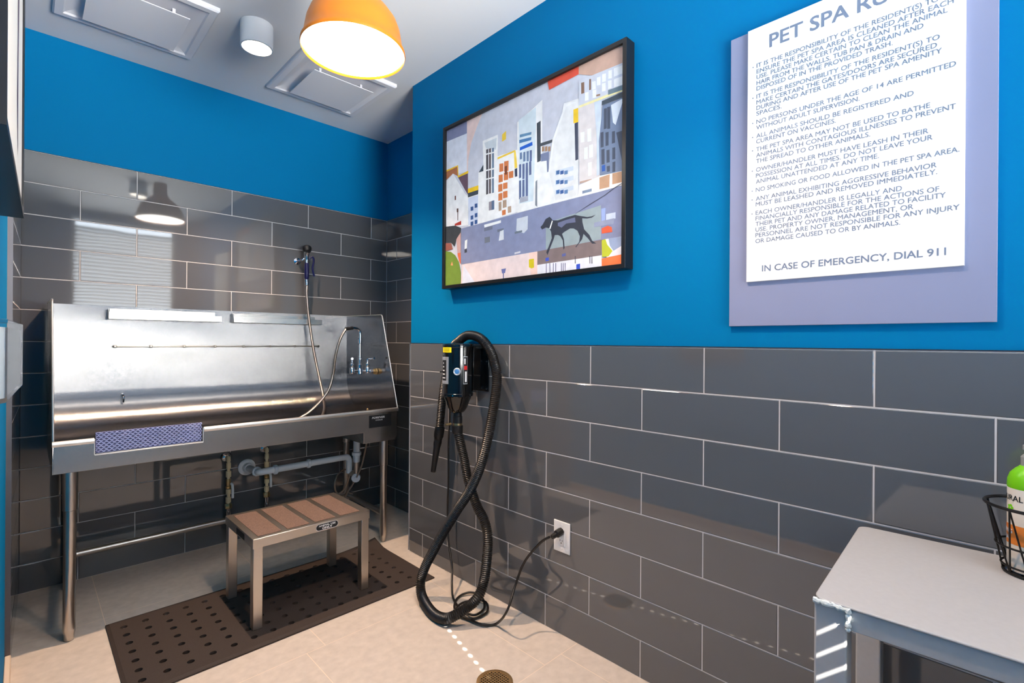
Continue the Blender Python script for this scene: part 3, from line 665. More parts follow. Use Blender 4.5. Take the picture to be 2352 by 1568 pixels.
b = mb('paper'); lbox(b, ya+0.012, yb-0.06, zl+0.014, zh-0.02, -0.012, -0.003)
b.use('dark_art'); P_ = [(1.46, 1.60), (1.475, 1.62), (1.47, 1.80), (1.50, 1.98), (1.47, 2.02), (1.485, 2.12), (1.44, 2.20), (1.42, 2.05), (1.43, 1.85), (1.415, 1.70)]
b.face([(fx(y, -0.0026), y, z) for y, z in P_]); b.build('artwork', t)
t = thing('towel_dispenser', (-0.044, 1.4, 1.10), 'clear acrylic dispenser of white paper on the left wall', 'dispenser')
def dx(y): return -0.019 + (y-1.2)/0.4*0.018
def dpr(b, y0_, y1_, z0_, z1_, xa, d): 
    b.vf([(xa, y0_, z0_), (dx(y0_)+d, y0_, z0_+0.004), (dx(y1_)+d, y1_, z0_+0.004), (xa, y1_, z0_), (xa, y0_, z1_), (dx(y0_)+d, y0_, z1_-0.002), (dx(y1_)+d, y1_, z1_-0.002), (xa, y1_, z1_)],
         [(0,3,2,1),(4,5,6,7),(0,1,5,4),(1,2,6,5),(2,3,7,6),(3,0,4,7)])
b = mb('clear'); dpr(b, 1.19, 1.60, 1.105, 1.252, -0.0432, 0); b.build('clear_case', t, bevel=0.002)
b = mb('paper'); dpr(b, 1.20, 1.59, 1.112, 1.238, -0.0425, -0.003); b.build('paper_stack', t)
# ---------------------------------------------------------------- dog wash tub
TX0, TX1, TF, TBK, RIM, BOT = 0.085, 1.618, 2.630, 3.298, 0.812, 0.684
NX0, NX1, NZ = 0.208, 0.594, 0.744
t = thing('dog_wash_tub', (0.85, 2.95, 0), 'large stainless steel dog wash tub on legs against the tiled back wall', 'tub')
tub = t
# basin: floor, long cove and high back splash in one brushed sheet
prof = [(TF+0.006, RIM-0.004), (TF+0.008, 0.745), (TF+0.014, 0.738), (2.75, 0.737), (3.02, 0.735)]
cy, cz, cr = 3.05, 0.975, 0.24
for i in range(0, 13): a = math.radians(-90+i*7.1); prof.append((cy+cr*math.cos(a), cz+cr*math.sin(a)))
prof += [(3.293, 1.10), (3.295, 1.25), (3.296, 1.388)]
b = mb('steel_back'); xs = [TX0+(TX1-TX0)*i/12 for i in range(13)]; v = []
for x in xs: v += [(x, y, z) for y, z in prof]
n = len(prof); f = [(i*n+j, (i+1)*n+j, (i+1)*n+j+1, i*n+j+1) for i in range(12) for j in range(n-1) if not (j == 0 and NX0-0.06 < (xs[i]+xs[i+1])/2 < NX1)]
b.vf(v, f); b.build('basin', t, ang=60)
# front inside skirt is left open at the step-over notch; end panels
for x, nm in ((TX0, 'end_panel'), (TX1, 'end_panel')):
    top = 2.815
    poly = [(x, TF-0.002, RIM), (x, top, 1.374), (x, top+0.01, 1.380), (x, 3.296, 1.386), (x, 3.296, BOT), (x, TF, BOT)]
    b = mb('steel_back') if x > 1 else mb('steel'); b.prism(poly, (0.0025 if x > 1 else -0.0025, 0, 0)); b.build(nm, t)
    b = mb('steel_rim'); s = 1 if x > 1 else -1
    b.tube([(x+s*0.001, TF-0.002, RIM+0.002), (x+s*0.001, top, 1.374), (x+s*0.001, top+0.012, 1.381)], 0.0035, 8); b.tube([(x+s*0.001, top+0.01, 1.381), (x+s*0.001, 3.296, 1.387)], 0.0035, 8); b.build('panel_edge', t)
# front apron with the notch and the deeper drain sump at the right end
poly = [(TX0, TF, RIM), (TX0, TF, BOT), (1.398, TF, BOT), (1.402, TF, 0.622), (1.603, TF, 0.620), (TX1, TF, 0.640), (TX1, TF, RIM), (NX1, TF, RIM), (NX1, TF, NZ), (NX0, TF, NZ), (NX0, TF, RIM)]
mb('steel').prism(poly, (0, 0.003, 0)).build('apron', t, bevel=0.001)
b = mb('steel'); b.box((TX0, TF+0.003, BOT), (1.40, TBK, BOT+0.003)); b.box((1.40, TF+0.003, 0.62), (1.612, 3.10, 0.623)); b.box((1.399, TF+0.003, 0.62), (1.402, 3.10, BOT)); b.box((1.40, 3.097, 0.62), (1.612, 3.10, BOT)); b.build('under_pan', t)
b = mb('steel_rim')
def rim(x0, x1):
    P_ = [(TF-0.008, RIM-0.020), (TF-0.011, RIM-0.012), (TF-0.010, RIM-0.003), (TF-0.004, RIM+0.002), (TF+0.004, RIM+0.001), (TF+0.009, RIM-0.004), (TF+0.004, RIM-0.008), (TF-0.002, RIM-0.02)]
    b.prism([(x0, y, z) for y, z in P_], (x1-x0, 0, 0))
rim(TX0-0.004, NX0-0.001); rim(NX1+0.001, TX1+0.004); b.build('front_rim', t, ang=50)
b = mb('steel_rim'); b.box((NX0, TF-0.004, NZ-0.003), (NX1, TF+0.012, NZ+0.003)); b.box((NX0-0.002, TF-0.002, NZ), (NX0+0.002, TF+0.008, RIM-0.004)); b.box((NX1-0.002, TF-0.002, NZ), (NX1+0.002, TF+0.008, RIM-0.004)); b.build('notch_edge', t, bevel=0.001)
# perforated lavender-coated gate panel standing in the step-over notch
b = mb('grate_blue'); px, pz, K = 0.01745, 0.0085, 12; gx0, gx1, gz0, gz1, gy = NX0+0.004, NX1-0.004, NZ+0.004, 0.834, TF+0.006
nz = int((gz1-gz0)/pz); nx = int((gx1-gx0)/px)
for j in range(nz):
    for i in range(nx+1):
        off = 0.5 if j % 2 else 0.0; cx = gx0+px*(i+off); cz = gz0+pz*(j+0.5); x0_, x1_ = max(cx-px/2, gx0), min(cx+px/2, gx1)
        if x1_-x0_ < 0.004: continue
        m_ = (x0_+x1_)/2; hw = (x1_-x0_)/2; sq = []; ho = []; lip = []
        for k in range(K):
            a = 2*PI*k/K; c, s_ = math.cos(a), math.sin(a); q = max(abs(c), abs(s_))
            sq.append((m_+hw*c/q, gy, cz+pz/2*s_/q)); ho.append((m_+hw*0.80*c, gy-0.0012, cz+pz*0.40*s_)); lip.append((m_+hw*0.66*c, gy+0.003, cz+pz*0.30*s_+0.0004))
        b.vf(sq+ho+lip, [(k, (k+1) % K, K+(k+1) % K, K+k) for k in range(K)]+[(K+k, K+(k+1) % K, 2*K+(k+1) % K, 2*K+k) for k in range(K)])
gr = b.build('perforated_gate', t, ang=50); plabel(gr, 'lavender coated perforated panel in the step-over notch')
plabel(mb('gate_dark').box((gx0, gy+0.006, gz0), (gx1, gy+0.008, gz1)).build('gate_hole_shade', gr), 'dark violet sheet added as the dim tub interior behind the holes')  # added sheet; its dark colour stands for the dim tub interior
# soap shelves on the splash, tie bar, hook
for x0, x1 in ((0.307, 0.818), (0.880, 1.409)):
    b = mb('steel'); y = 3.222
    b.box((x0, y, 1.318), (x1, y+0.002, 1.352)); b.box((x0, y, 1.318), (x1, 3.294, 1.320)); b.box((x0, y+0.012, 1.320), (x0+0.002, 3.294, 1.368)); b.box((x1-0.002, y+0.012, 1.320), (x1, 3.294, 1.352)); b.box((x0+0.01, 3.288, 1.32), (x1-0.02, 3.2905, 1.374))
    b.build('soap_shelf', t, bevel=0.0008)
b = mb('steel_tube'); b.tube([(0.334, 3.272, 1.177), (1.41, 3.272, 1.177)], 0.0042, 10)
for i in range(8):
    x = 0.338+i*1.068/7; b.cyl((x, 3.268, 1.177), (x, 3.294, 1.177), 0.0055, n=10); b.lathe([(0.003, -0.009), (0.0075, -0.004), (0.0075, 0.004), (0.003, 0.009)], (x, 3.272, 1.177), (1, 0, 0), n=12)
b.build('tie_bar', t)
b = mb('chrome'); b.lathe([(0.009, 0), (0.008, 0.006), (0.004, 0.008), (0.004, 0.03)], (0.372, 3.292, 0.925), (0, -1, 0), n=16); b.tube(spline([(0.372, 3.262, 0.925), (0.372, 3.250, 0.915), (0.372, 3.248, 0.90), (0.372, 3.258, 0.888)], 0.003), 0.004, 8); b.build('tether_hook', t)
b = mb('brass'); b.lathe([(0.006, 0), (0.006, 0.01), (0.003, 0.014)], (1.46, 2.70, 0.80), (0, 0, 1), n=12); b.build('drain_knob', t)
# maker's plate
b = mb('ink'); b.box((1.432, TF-0.0016, 0.708), (1.578, TF-0.0002, 0.780)); pl = b.build('name_plate', t); plabel(pl, 'black name plate with white lettering')
b = mb('white_ink'); b.keep = True
pm = lambda x, z: (lambda a, h: (x+a, TF-0.0019, z+h))
text(b, 'FOREVER', pm(1.450, 0.760), 0.0105, 0.082, bold=0.01, shear=0.25); text(b, 'STAINLESS', pm(1.474, 0.747), 0.0062, 0.045)
b.build('plate_lettering', pl)
# legs and stretcher tubes
def leg(x, y, top, name='leg'):
    b = mb('steel_tube'); b.cyl((x, y, 0.045), (x, y, top), 0.0205, n=28); b.lathe([(0.0205, 0), (0.0245, 0.003), (0.0245, 0.16)], (x, y, top-0.16), n=28)
    l = b.build('leg', t); b = mb('steel_tube'); b.lathe([(0.013, 0.0), (0.016, 0.004), (0.0175, 0.03), (0.0195, 0.034), (0.0205, 0.048)], (x, y, 0), n=24); b.build('foot', l)
leg(0.137, 2.672, BOT); leg(1.562, 2.687, 0.622); leg(0.160, 3.205, BOT); leg(1.578, 3.205, BOT)
b = mb('steel_tube'); b.cyl((0.160, 3.205, 0.168), (1.578, 3.205, 0.168), 0.0165, n=20); b.build('stretcher', t)
b = mb('steel_tube'); b.cyl((1.578, 3.205, 0.168), (1.562, 2.687, 0.168), 0.0165, n=20); b.build('stretcher', t)
b = mb('steel_tube'); b.cyl((0.160, 3.205, 0.168), (0.137, 2.672, 0.168), 0.0165, n=20); b.build('stretcher', t)

# ---------------------------------------------------------------- faucet on the right end of the tub
FY, FZ = 2.875, 1.020
t = thing('wall_faucet', (TX1-0.003, FY, FZ), 'chrome two-handle faucet with riser on the right end panel of the tub', 'faucet')
b = mb('chrome'); b.cyl((TX1-0.004, FY, FZ), (1.435, FY, FZ+0.006), 0.0105, n=20); b.lathe([(0.017, 0), (0.018, 0.02), (0.014, 0.024)], (1.585, FY, FZ), (-1, 0, 0), n=6)
b.lathe([(0.018, -0.016), (0.018, 0.010), (0.013, 0.02)], (1.50, FY, FZ+0.004), (0, 0, 1), n=20); b.build('faucet_body', t)
mb('brass').lathe([(0.022, 0), (0.022, 0.012), (0.016, 0.014), (0.016, 0.026)], (TX1-0.003, FY, FZ), (-1, 0, 0), n=6).build('wall_nut', t)
for x in (1.448, 1.552):
    b = mb('chrome'); b.lathe([(0.013, -0.014), (0.0155, -0.008), (0.0155, 0.02), (0.010, 0.028), (0.013, 0.036), (0.013, 0.046), (0.008, 0.052), (0.006, 0.07)], (x, FY, FZ+0.004), n=20); h = b.build('valve', t)
    b = mb('chrome'); b.lathe([(0.005, 0), (0.008, 0.003), (0.008, 0.010), (0.003, 0.014)], (x, FY, FZ+0.072), n=16); s = -1 if x < 1.5 else 1
    b.tube(spline([(x, FY, FZ+0.079), (x+s*0.012, FY-0.02, FZ+0.083), (x+s*0.022, FY-0.045, FZ+0.086)], 0.004), lambda i: 0.0075, 10); b.build('handle', h)
b = mb('chrome'); b.lathe([(0.011, 0), (0.014, 0.004), (0.014, 0.024), (0.009, 0.03), (0.009, 0.05), (0.012, 0.052), (0.012, 0.066), (0.0075, 0.07), (0.0075, 0.155), (0.012, 0.158), (0.013, 0.188), (0.009, 0.192)], (1.50, FY, FZ+0.022), n=20)
b.tube(spline([(1.50, FY, FZ+0.21), (1.50, FY, FZ+0.24), (1.493, FY, FZ+0.262), (1.472, FY, FZ+0.272), (1.445, FY, FZ+0.274)], 0.006), 0.0085, 12); b.build('riser', t)
# ---------------------------------------------------------------- hand sprayer on its hook, with the long hose
SX, SY = 1.309, 3.235
t = thing('hand_sprayer', (SX, 3.31, 1.735), 'navy handled hand sprayer on its wall hook with a long braided hose', 'sprayer')
b = mb('chrome'); b.lathe([(0.022, 0), (0.022, 0.004), (0.012, 0.008), (0.007, 0.010), (0.007, 0.045)], (1.279, YB-0.001, 1.735), (0, -1, 0), n=28); b.tube(spline([(1.279, 3.27, 1.735), (1.290, 3.255, 1.738), (1.303, 3.25, 1.752), (1.318, 3.25, 1.757), (1.328, 3.25, 1.748)], 0.005), 0.006, 10); b.build('wall_hook', t)
b = mb('chrome'); b.tube(spline([(SX, SY, 1.720), (SX, SY-0.001, 1.748), (SX-0.001, SY-0.006, 1.775), (SX-0.002, SY-0.016, 1.792)], 0.005), lambda i: 0.0105+0.0006*i, 14); b.build('spray_neck', t)
b = mb('black_plastic'); b.lathe([(0.014, -0.014), (0.024, -0.008), (0.029, 0.004), (0.030, 0.016), (0.026, 0.024), (0.004, 0.026)], (SX-0.002, SY-0.012, 1.800), (-0.05, 0.35, 0.94), n=32); b.build('spray_head', t)
b = mb('navy'); b.lathe([(0.010, 0), (0.0135, 0.006), (0.0145, 0.05), (0.013, 0.10), (0.011, 0.108)], (SX+0.001, SY, 1.612), n=20); b.build('handle', t)
b = mb('navy'); b.tube(spline([(SX+0.012, SY-0.012, 1.745), (SX+0.030, SY-0.020, 1.760), (SX+0.038, SY-0.022, 1.735), (SX+0.030, SY-0.022, 1.690), (SX+0.034, SY-0.022, 1.660), (SX+0.042, SY-0.022, 1.635)], 0.005), 0.0062, 10); b.build('trigger_lever', t)
b = mb('chrome'); b.lathe([(0.009, 0), (0.0125, 0.003), (0.0125, 0.038), (0.010, 0.042)], (SX+0.002, SY, 1.572), n=18); b.build('hose_ferrule', t)
hose = [(SX+0.002, SY, 1.575), (1.312, 3.235, 1.50), (1.318, 3.215, 1.36), (1.326, 3.16, 1.16), (1.334, 3.09, 0.985), (1.328, 3.02, 0.88), (1.285, 2.90, 0.80), (1.20, 2.80, 0.755), (1.10, 2.80, 0.749), (1.06, 2.88, 0.7485), (1.13, 2.93, 0.752), (1.22, 2.93, 0.80), (1.31, 2.92, 0.90), (1.345, 2.92, 1.00), (1.352, 2.90, 1.12), (1.368, 2.885, 1.21), (1.400, 2.877, 1.276), (1.425, 2.875, 1.294), (1.448, FY, FZ+0.274)]
b = mb('braid'); b.tube(spline(hose, 0.008), 0.0078, 12); b.build('spray_hose', t, ang=60)
mb('black_plastic').cyl((1.404, 2.876, 1.288), (1.452, FY, FZ+0.2745), 0.0105, n=16).build('hose_coupling', t)

# ---------------------------------------------------------------- water supply valves and drain under the tub
def supply(x, z, label):
    t = thing('supply_valve', (x, YB, z), label, 'valve', 'water supply valves under the tub'); y = 3.268
    b = mb('chrome'); b.lathe([(0.032, 0), (0.031, 0.006), (0.022, 0.016), (0.011, 0.02), (0.011, 0.03)], (x, YB-0.001, z), (0, -1, 0), n=32); b.build('escutcheon', t)
    b = mb('cpvc'); b.tube(spline([(x, 3.286, z), (x+0.001, y+0.003, z-0.002), (x+0.002, y, z-0.02)], 0.004), 0.0115, 14); b.cyl((x+0.002, y, z-0.02), (x+0.002, y, z-0.36), 0.0085, n=16)
    for d0, d1, r in ((0.03, 0.062, 0.0125), (0.078, 0.112, 0.0145), (0.185, 0.212, 0.014), (0.232, 0.262, 0.0145)): b.cyl((x+0.002, y, z-d0), (x+0.002, y, z-d1), r, n=18)
    b.build('supply_pipe', t)
    b = mb('brass'); b.lathe([(0.012, 0), (0.0155, 0.004), (0.0155, 0.014), (0.012, 0.018), (0.0135, 0.03), (0.0135, 0.05), (0.012, 0.06)], (x+0.002, y, z-0.182), n=8); b.build('valve_body', t); b = mb('brass'); b.lathe([(0.0185, 0), (0.0195, 0.004), (0.0195, 0.024), (0.015, 0.03)], (x+0.002, y, z-0.298), n=6); b.build('union_nut', t)
    b = mb('chrome'); b.cyl((x+0.002, y, z-0.298), (x+0.002, y, max(0.02, z-0.45)), 0.0135, n=18); b.build('riser_tube', t)
    b = mb('white_plastic'); b.tube(spline([(x+0.012, y-0.012, z-0.150), (x+0.018, y-0.022, z-0.165), (x+0.019, y-0.024, z-0.235)], 0.006), 0.0068, 8); b.build('lever', t)
supply(0.868, 0.515, 'water valve on a cream pipe below the tub, left of the drain flange')
supply(1.082, 0.537, 'water valve on a cream pipe below the tub, right of the drain flange')
t = thing('drain_pipe', (0.982, YB, 0.43), 'grey plastic drain pipe with wall flange running under the tub', 'pipe')
DZ, DYP = 0.448, 3.075
b = mb('pvc'); b.lathe([(0.049, 0), (0.049, 0.006), (0.040, 0.012), (0.030, 0.014), (0.028, 0.022)], (0.982, YB-0.001, 0.434), (0, -1, 0), n=36); b.build('wall_flange', t)
b = mb('pvc'); b.tube(spline([(0.982, 3.30, 0.434), (0.981, 3.20, 0.438), (0.982, 3.11, DZ-0.004), (0.988, DYP+0.008, DZ-0.002), (1.02, DYP, DZ), (1.10, DYP, DZ+0.001), (1.30, DYP, DZ+0.003), (1.485, DYP, DZ+0.004), (1.517, DYP, DZ+0.001), (1.532, DYP, DZ-0.018), (1.534, DYP, DZ-0.06), (1.534, DYP, 0.345)], 0.006), 0.0195, 18); b.build('waste_pipe', t)
for p, d, r in (((0.982, 3.285, 0.436), (0, -1, 0), 0.028), ((0.981, 3.135, 0.443), (0, -1, 0.02), 0.028), ((1.058, DYP, DZ), (1, 0, 0), 0.028), ((1.255, DYP, DZ+0.003), (1, 0, 0), 0.027)):
    mb('pvc').lathe([(r-0.004, 0), (r, 0.003), (r, 0.018), (r-0.004, 0.022)], p, d, n=10).build('slip_nut', t)
TXX, TYY = 1.563, 3.030
b = mb('pvc'); b.cyl((TXX, TYY, 0.625), (TXX, TYY, 0.46), 0.0215, n=22); b.lathe([(0.022, 0), (0.030, 0.003), (0.030, 0.022), (0.022, 0.026)], (TXX, TYY, 0.462), n=12); b.cyl((TXX, TYY, 0.462), (TXX, TYY, 0.42), 0.0225, n=22); b.build('tailpiece', t)
b = mb('steel_tube'); b.cyl((TXX, TYY, 0.422), (TXX, TYY, 0.345), 0.0205, n=22); b.cyl((TXX, TYY, 0.335), (1.534, DYP, 0.345), 0.017, n=16); b.build('trap_body', t)
b = mb('pvc'); b.lathe([(0.024, 0), (0.029, 0.002), (0.029, 0.026), (0.026, 0.03), (0.010, 0.031)], (TXX, TYY+0.006, 0.318), (-0.5, -0.85, 0.05), n=14); b.build('cleanout_cap', t)
b = mb('pvc'); b.lathe([(0.010, 0), (0.010, 0.012)], (TXX-0.019, TYY-0.024, 0.320), (-0.5, -0.85, 0.05), n=4)
b.build('cap_nut', t)
t = thing('flexible_tubing', (1.5, 3.12, 0.3), 'thin grey flexible tubes looped around the back leg of the tub', 'tubing')
b = mb('braid'); b.tube(spline([(1.520, 3.02, 0.684), (1.548, 3.04, 0.55), (1.555, 3.08, 0.38), (1.53, 3.12, 0.24), (1.49, 3.14, 0.20)] + [(1.535+0.075*math.cos(a), 3.15+0.02*math.cos(a), 0.265+0.085*math.sin(a)) for a in [PI+0.6+i*0.55 for i in range(16)]]+[(1.56, 3.13, 0.20), (1.575, 3.10, 0.19)], 0.008), 0.0052, 8); b.build('tube', t)
b = mb('braid'); b.tube(spline([(1.575, 2.90, 0.622), (1.572, 2.93, 0.52), (1.565, 2.97, 0.40), (1.545, 3.03, 0.29), (1.535, 3.09, 0.22), (1.53, 3.14, 0.155), (1.52, 3.16, 0.11)], 0.008), 0.0055, 8); b.build('tube', t)

# ---------------------------------------------------------------- rubber mat with its rows of holes
MX0, MX1, MY0, MY1, MT = 0.252, 1.508, 2.082, 2.690, 0.012
t = thing('rubber_mat', (0.88, 2.386, 0), 'black perforated rubber mat on the floor in front of the tub', 'mat')
b = mb('rubber'); hx0, hy0, sx, sy, nxh, nyh, hr = 0.305, 2.157, 0.0735, 0.0752, 16, 7, 0.0125
gx = [hx0-sx/2+i*sx for i in range(nxh+1)]; gy = [hy0-sy/2+i*sy for i in range(nyh+1)]
def lift(x, y):        # far right corner curls up a little
    k = max(0, (x-1.36)/0.148)*max(0, (y-2.58)/0.11); return 0.030*min(k, 1.2)
def fv(x, y, z): return (x, y, z+lift(x, y)+0.0004)
N = 16
for i in range(nxh):
    for j in range(nyh):
        cx, cy3 = hx0+i*sx, hy0+j*sy; sq = []
        for k in range(N):
            a = 2*PI*k/N; c, s_ = math.cos(a), math.sin(a); m_ = max(abs(c), abs(s_)); sq.append((cx+sx/2*c/m_, cy3+sy/2*s_/m_))
        ho = [(cx+hr*math.cos(2*PI*k/N), cy3+hr*math.sin(2*PI*k/N)) for k in range(N)]
        b.vf([fv(x, y, MT) for x, y in sq]+[fv(x, y, MT) for x, y in ho]+[fv(x, y, 0.0012) for x, y in ho], [(k, (k+1) % N, N+(k+1) % N, N+k) for k in range(N)]+[(N+k, N+(k+1) % N, 2*N+(k+1) % N, 2*N+k) for k in range(N)])
XA, XB, YA, YB2 = gx[0], gx[-1], gy[0], gy[-1]; e = 0.012
def ringq(o, i_, zo, zi):
    (ox0, oy0, ox1, oy1), (ix0, iy0, ix1, iy1) = o, i_
    nseg = 12
    def side(p0, p1, q0, q1):
        for s in range(nseg):
            f0, f1 = s/nseg, (s+1)/nseg; L = lambda a, c, f: (a[0]+(c[0]-a[0])*f, a[1]+(c[1]-a[1])*f)
            b.face([fv(*L(p0, p1, f0), zo), fv(*L(p0, p1, f1), zo), fv(*L(q0, q1, f1), zi), fv(*L(q0, q1, f0), zi)])
    side((ox0, oy0), (ox1, oy0), (ix0, iy0), (ix1, iy0)); side((ox1, oy0), (ox1, oy1), (ix1, iy0), (ix1, iy1)); side((ox1, oy1), (ox0, oy1), (ix1, iy1), (ix0, iy1)); side((ox0, oy1), (ox0, oy0), (ix0, iy1), (ix0, iy0))
ringq((MX0+e, MY0+e, MX1-e, MY1-e), (XA, YA, XB, YB2), MT, MT); ringq((MX0, MY0, MX1, MY1), (MX0+e, MY0+e, MX1-e, MY1-e), MT-0.006, MT); ringq((MX0, MY0, MX1, MY1), (MX0, MY0, MX1, MY1), 0, MT-0.006)
b.build('mat_sheet', t, ang=30)
mb('pit').box((MX0+0.02, MY0+0.02, 0.0004), (MX1-0.16, MY1-0.12, 0.0010)).build('mat_hole_shade', t)  # added near-black sheet paints the shade inside the mat holes

# ---------------------------------------------------------------- step stool
UX0, UX1, UY0, UY1, UZ = 0.678, 1.205, 2.200, 2.590, 0.392
t = thing('step_stool', (0.94, 2.39, MT), 'low stainless steel step stool with brown grip pads on the rubber mat', 'stool')
b = mb('stool_steel'); th = 0.002; ap = 0.040
b.box((UX0, UY0, UZ-th), (UX1, UY1, UZ))
for a, c in (((UX0, UY0, UZ-ap), (UX1, UY0+th, UZ-th)), ((UX0, UY1-th, UZ-ap), (UX1, UY1, UZ-th)), ((UX0, UY0+th, UZ-ap), (UX0+th, UY1-th, UZ-th)), ((UX1-th, UY0+th, UZ-ap), (UX1, UY1-th, UZ-th))): b.box(a, c)
b.build('stool_top', t, bevel=0.003)
w = (UX1-UX0-0.062)/4; x = UX0+0.026
for i in range(4):
    mb('grit').box((x, UY0+0.022, UZ), (x+w-0.020, UY1-0.030, UZ+0.0022)).build('grip_pad', t, bevel=0.001); x += w+0.0045
L_ = 0.038
for lx_, ly in ((UX0+0.0025, UY0+0.0025), (UX1-L_-0.0025, UY0+0.0025), (UX0+0.0025, UY1-L_-0.0025), (UX1-L_-0.0025, UY1-L_-0.0025)):
    mb('stool_steel').box((lx_, ly, MT+0.001), (lx_+L_, ly+L_, UZ-0.003)).build('leg', t, bevel=0.002)
b = mb('ink'); sx0, sx1, sz0, sz1 = 0.940, 1.045, UZ-0.036, UZ-0.006; rr = (sz1-sz0)/2; pts = []
for cx, a0 in ((sx1-rr, -90), (sx0+rr, 90)): pts += [(cx+rr*math.cos(math.radians(a0+i*15)), UY0-0.0008, (sz0+sz1)/2+rr*math.sin(math.radians(a0+i*15))) for i in range(13)]
b.prism(pts, (0, 0.0007, 0)); st = b.build('warning_sticker', t); plabel(st, 'black oval sticker reading ANIMAL USE ONLY')
b = mb('white_ink'); b.keep = True
text(b, 'ANIMAL USE', lambda a, h: (0.9925+a, UY0-0.0011, sz0+0.0165+h), 0.0078, 0.078, bold=0.02, center=True); text(b, 'ONLY', lambda a, h: (0.9925+a, UY0-0.0011, sz0+0.0045+h), 0.0088, 0.046, bold=0.03, center=True)
o_ = [(x, y-0.0003, z) for x, y, z in pts]; cx0, cz0 = (sx0+sx1)/2, (sz0+sz1)/2
for i in range(len(o_)):
    p, q = Vector(o_[i]), Vector(o_[(i+1) % len(o_)]); sh = lambda v: Vector((cx0+(v.x-cx0)*0.972, v.y, cz0+(v.z-cz0)*0.90)); b.face([p, q, sh(q), sh(p)])
b.build('sticker_lettering', st)
b = mb('ink'); b.box((UX0-0.0008, 2.31, UZ-0.034), (UX0-0.0001, 2.42, UZ-0.008)); b.build('side_label', t)

# ---------------------------------------------------------------- wall-mounted pet dryer, its hose and cord
BX, BY = 1.462, 1.845; BR = 0.0735
t = thing('pet_dryer', (XR, BY, 1.08), 'black wall-mounted pet dryer with a long ribbed hose looped to the floor', 'dryer')
b = mb('black'); b.lathe([(0.058, 1.208), (0.066, 1.207), (BR-0.001, 1.203), (BR, 1.198), (BR, 1.190), (BR-0.0015, 1.188), (BR-0.0015, 0.975), (BR, 0.973), (BR, 0.962), (BR-0.004, 0.958)], (BX, BY, 0), n=56); b.build('dryer_body', t, ang=25)
b = mb('black'); b.lathe([(BR-0.006, 0.960), (BR-0.010, 0.950), (0.057, 0.935), (0.046, 0.905), (0.035, 0.888), (0.026, 0.882), (0.022, 0.880)], (BX, BY, 0), n=48); b.build('outlet_cone', t)
b = mb('black_plastic'); b.lathe([(0.0205, 0.884), (0.0205, 0.865), (0.023, 0.863), (0.023, 0.832), (0.019, 0.830), (0.019, 0.822), (0.0265, 0.820), (0.0265, 0.790), (0.0235, 0.782)], (BX, BY, 0), n=32); b.build('hose_cuff', t)
b = mb('brass'); b.lathe([(0.0215, 0.822), (0.0225, 0.822), (0.0225, 0.832), (0.0215, 0.832)], (BX, BY, 0), n=32, closed=True); b.cyl((BX-0.024, BY+0.018, 0.827), (BX-0.052, BY+0.022, 0.826), 0.0058, n=10); b.build('hose_clamp', t)
b = mb('black'); b.box((XR-0.006, BY-0.070, 0.975), (XR-0.0008, BY+0.075, 1.195)); b.box((XR-0.075, BY-0.040, 0.985), (XR-0.005, BY-0.034, 1.185)); b.box((XR-0.075, BY+0.034, 0.985), (XR-0.005, BY+0.040, 1.185)); b.build('mount_bracket', t, bevel=0.0015)
for y in (-0.058, 0.062):
    for z in (0.99, 1.12): mb('chrome').lathe([(0.0045, 0), (0.0045, 0.002), (0.002, 0.003)], (XR-0.006, BY+y, z), (-1, 0, 0), n=10).build('screw', t)
for a in (-2.55, -1.35): mb('chrome').lathe([(0.003, 0), (0.003, 0.003)], (BX+(BR-0.001)*math.cos(a), BY+(BR-0.001)*math.sin(a), 0.968), (math.cos(a), math.sin(a), 0), n=8).build('screw', t)
# stickers wrapped on the body; angle measured from the direction facing the camera
CA = math.atan2(-BY, -BX)
def wrap(r, z0): return lambda a, h: (BX+r*math.cos(CA-a/r*-1.0), BY+r*math.sin(CA-a/r*-1.0), z0+h)
def patch(b, a0, a1, z0, z1, r=BR-0.0006, n=10):
    for i in range(n):
        u0 = a0+(a1-a0)*i/n; u1 = a0+(a1-a0)*(i+1)/n
        b.face([(BX+r*math.cos(CA+u), BY+r*math.sin(CA+u), z) for u, z in ((u0, z0), (u1, z0), (u1, z1), (u0, z1))])
b = mb('yellow'); b.keep = True; patch(b, -1.25, -0.42, 1.165, 1.191); b.use('ink')
for k in range(3): patch(b, -1.1, -0.55, 1.171+k*0.006, 1.1725+k*0.006, BR-0.0003)
plabel(b.build('warning_label', t), 'yellow warning label')
b = mb('silver'); b.keep = True; patch(b, -1.45, -0.62, 1.02, 1.145); b.use('ink'); patch(b, -1.35, -0.82, 1.035, 1.13, BR-0.0003); b.use('white_ink')
for k in range(5): patch(b, -1.25+0.02*k, -0.9-0.04*k, 1.045+k*0.017, 1.050+k*0.017, BR-0.0001)
plabel(b.build('rating_label', t), 'silver rating label')
b = mb('silver'); b.keep = True
patch(b, 0.36, 0.66, 1.02, 1.148); b.use('ink'); patch(b, 0.375, 0.645, 1.023, 1.145, BR-0.0003); b.use('red'); patch(b, 0.40, 0.62, 1.086, 1.104, BR-0.0001); b.use('white_ink'); patch(b, 0.47, 0.60, 1.03, 1.078, BR-0.0001); patch(b, 0.42, 0.50, 1.112, 1.138, BR-0.0001)
plabel(b.build('brand_label', t), 'black and silver label with a red mark')
d = Vector((math.cos(CA-0.05), math.sin(CA-0.05), 0)); c0 = Vector((BX, BY, 1.078)) + d*(BR-0.003)
b = mb('silver'); b.lathe([(0.017, 0), (0.017, 0.003), (0.014, 0.0045), (0.011, 0.003)], c0, d, n=32); kn = b.build('speed_dial', t)
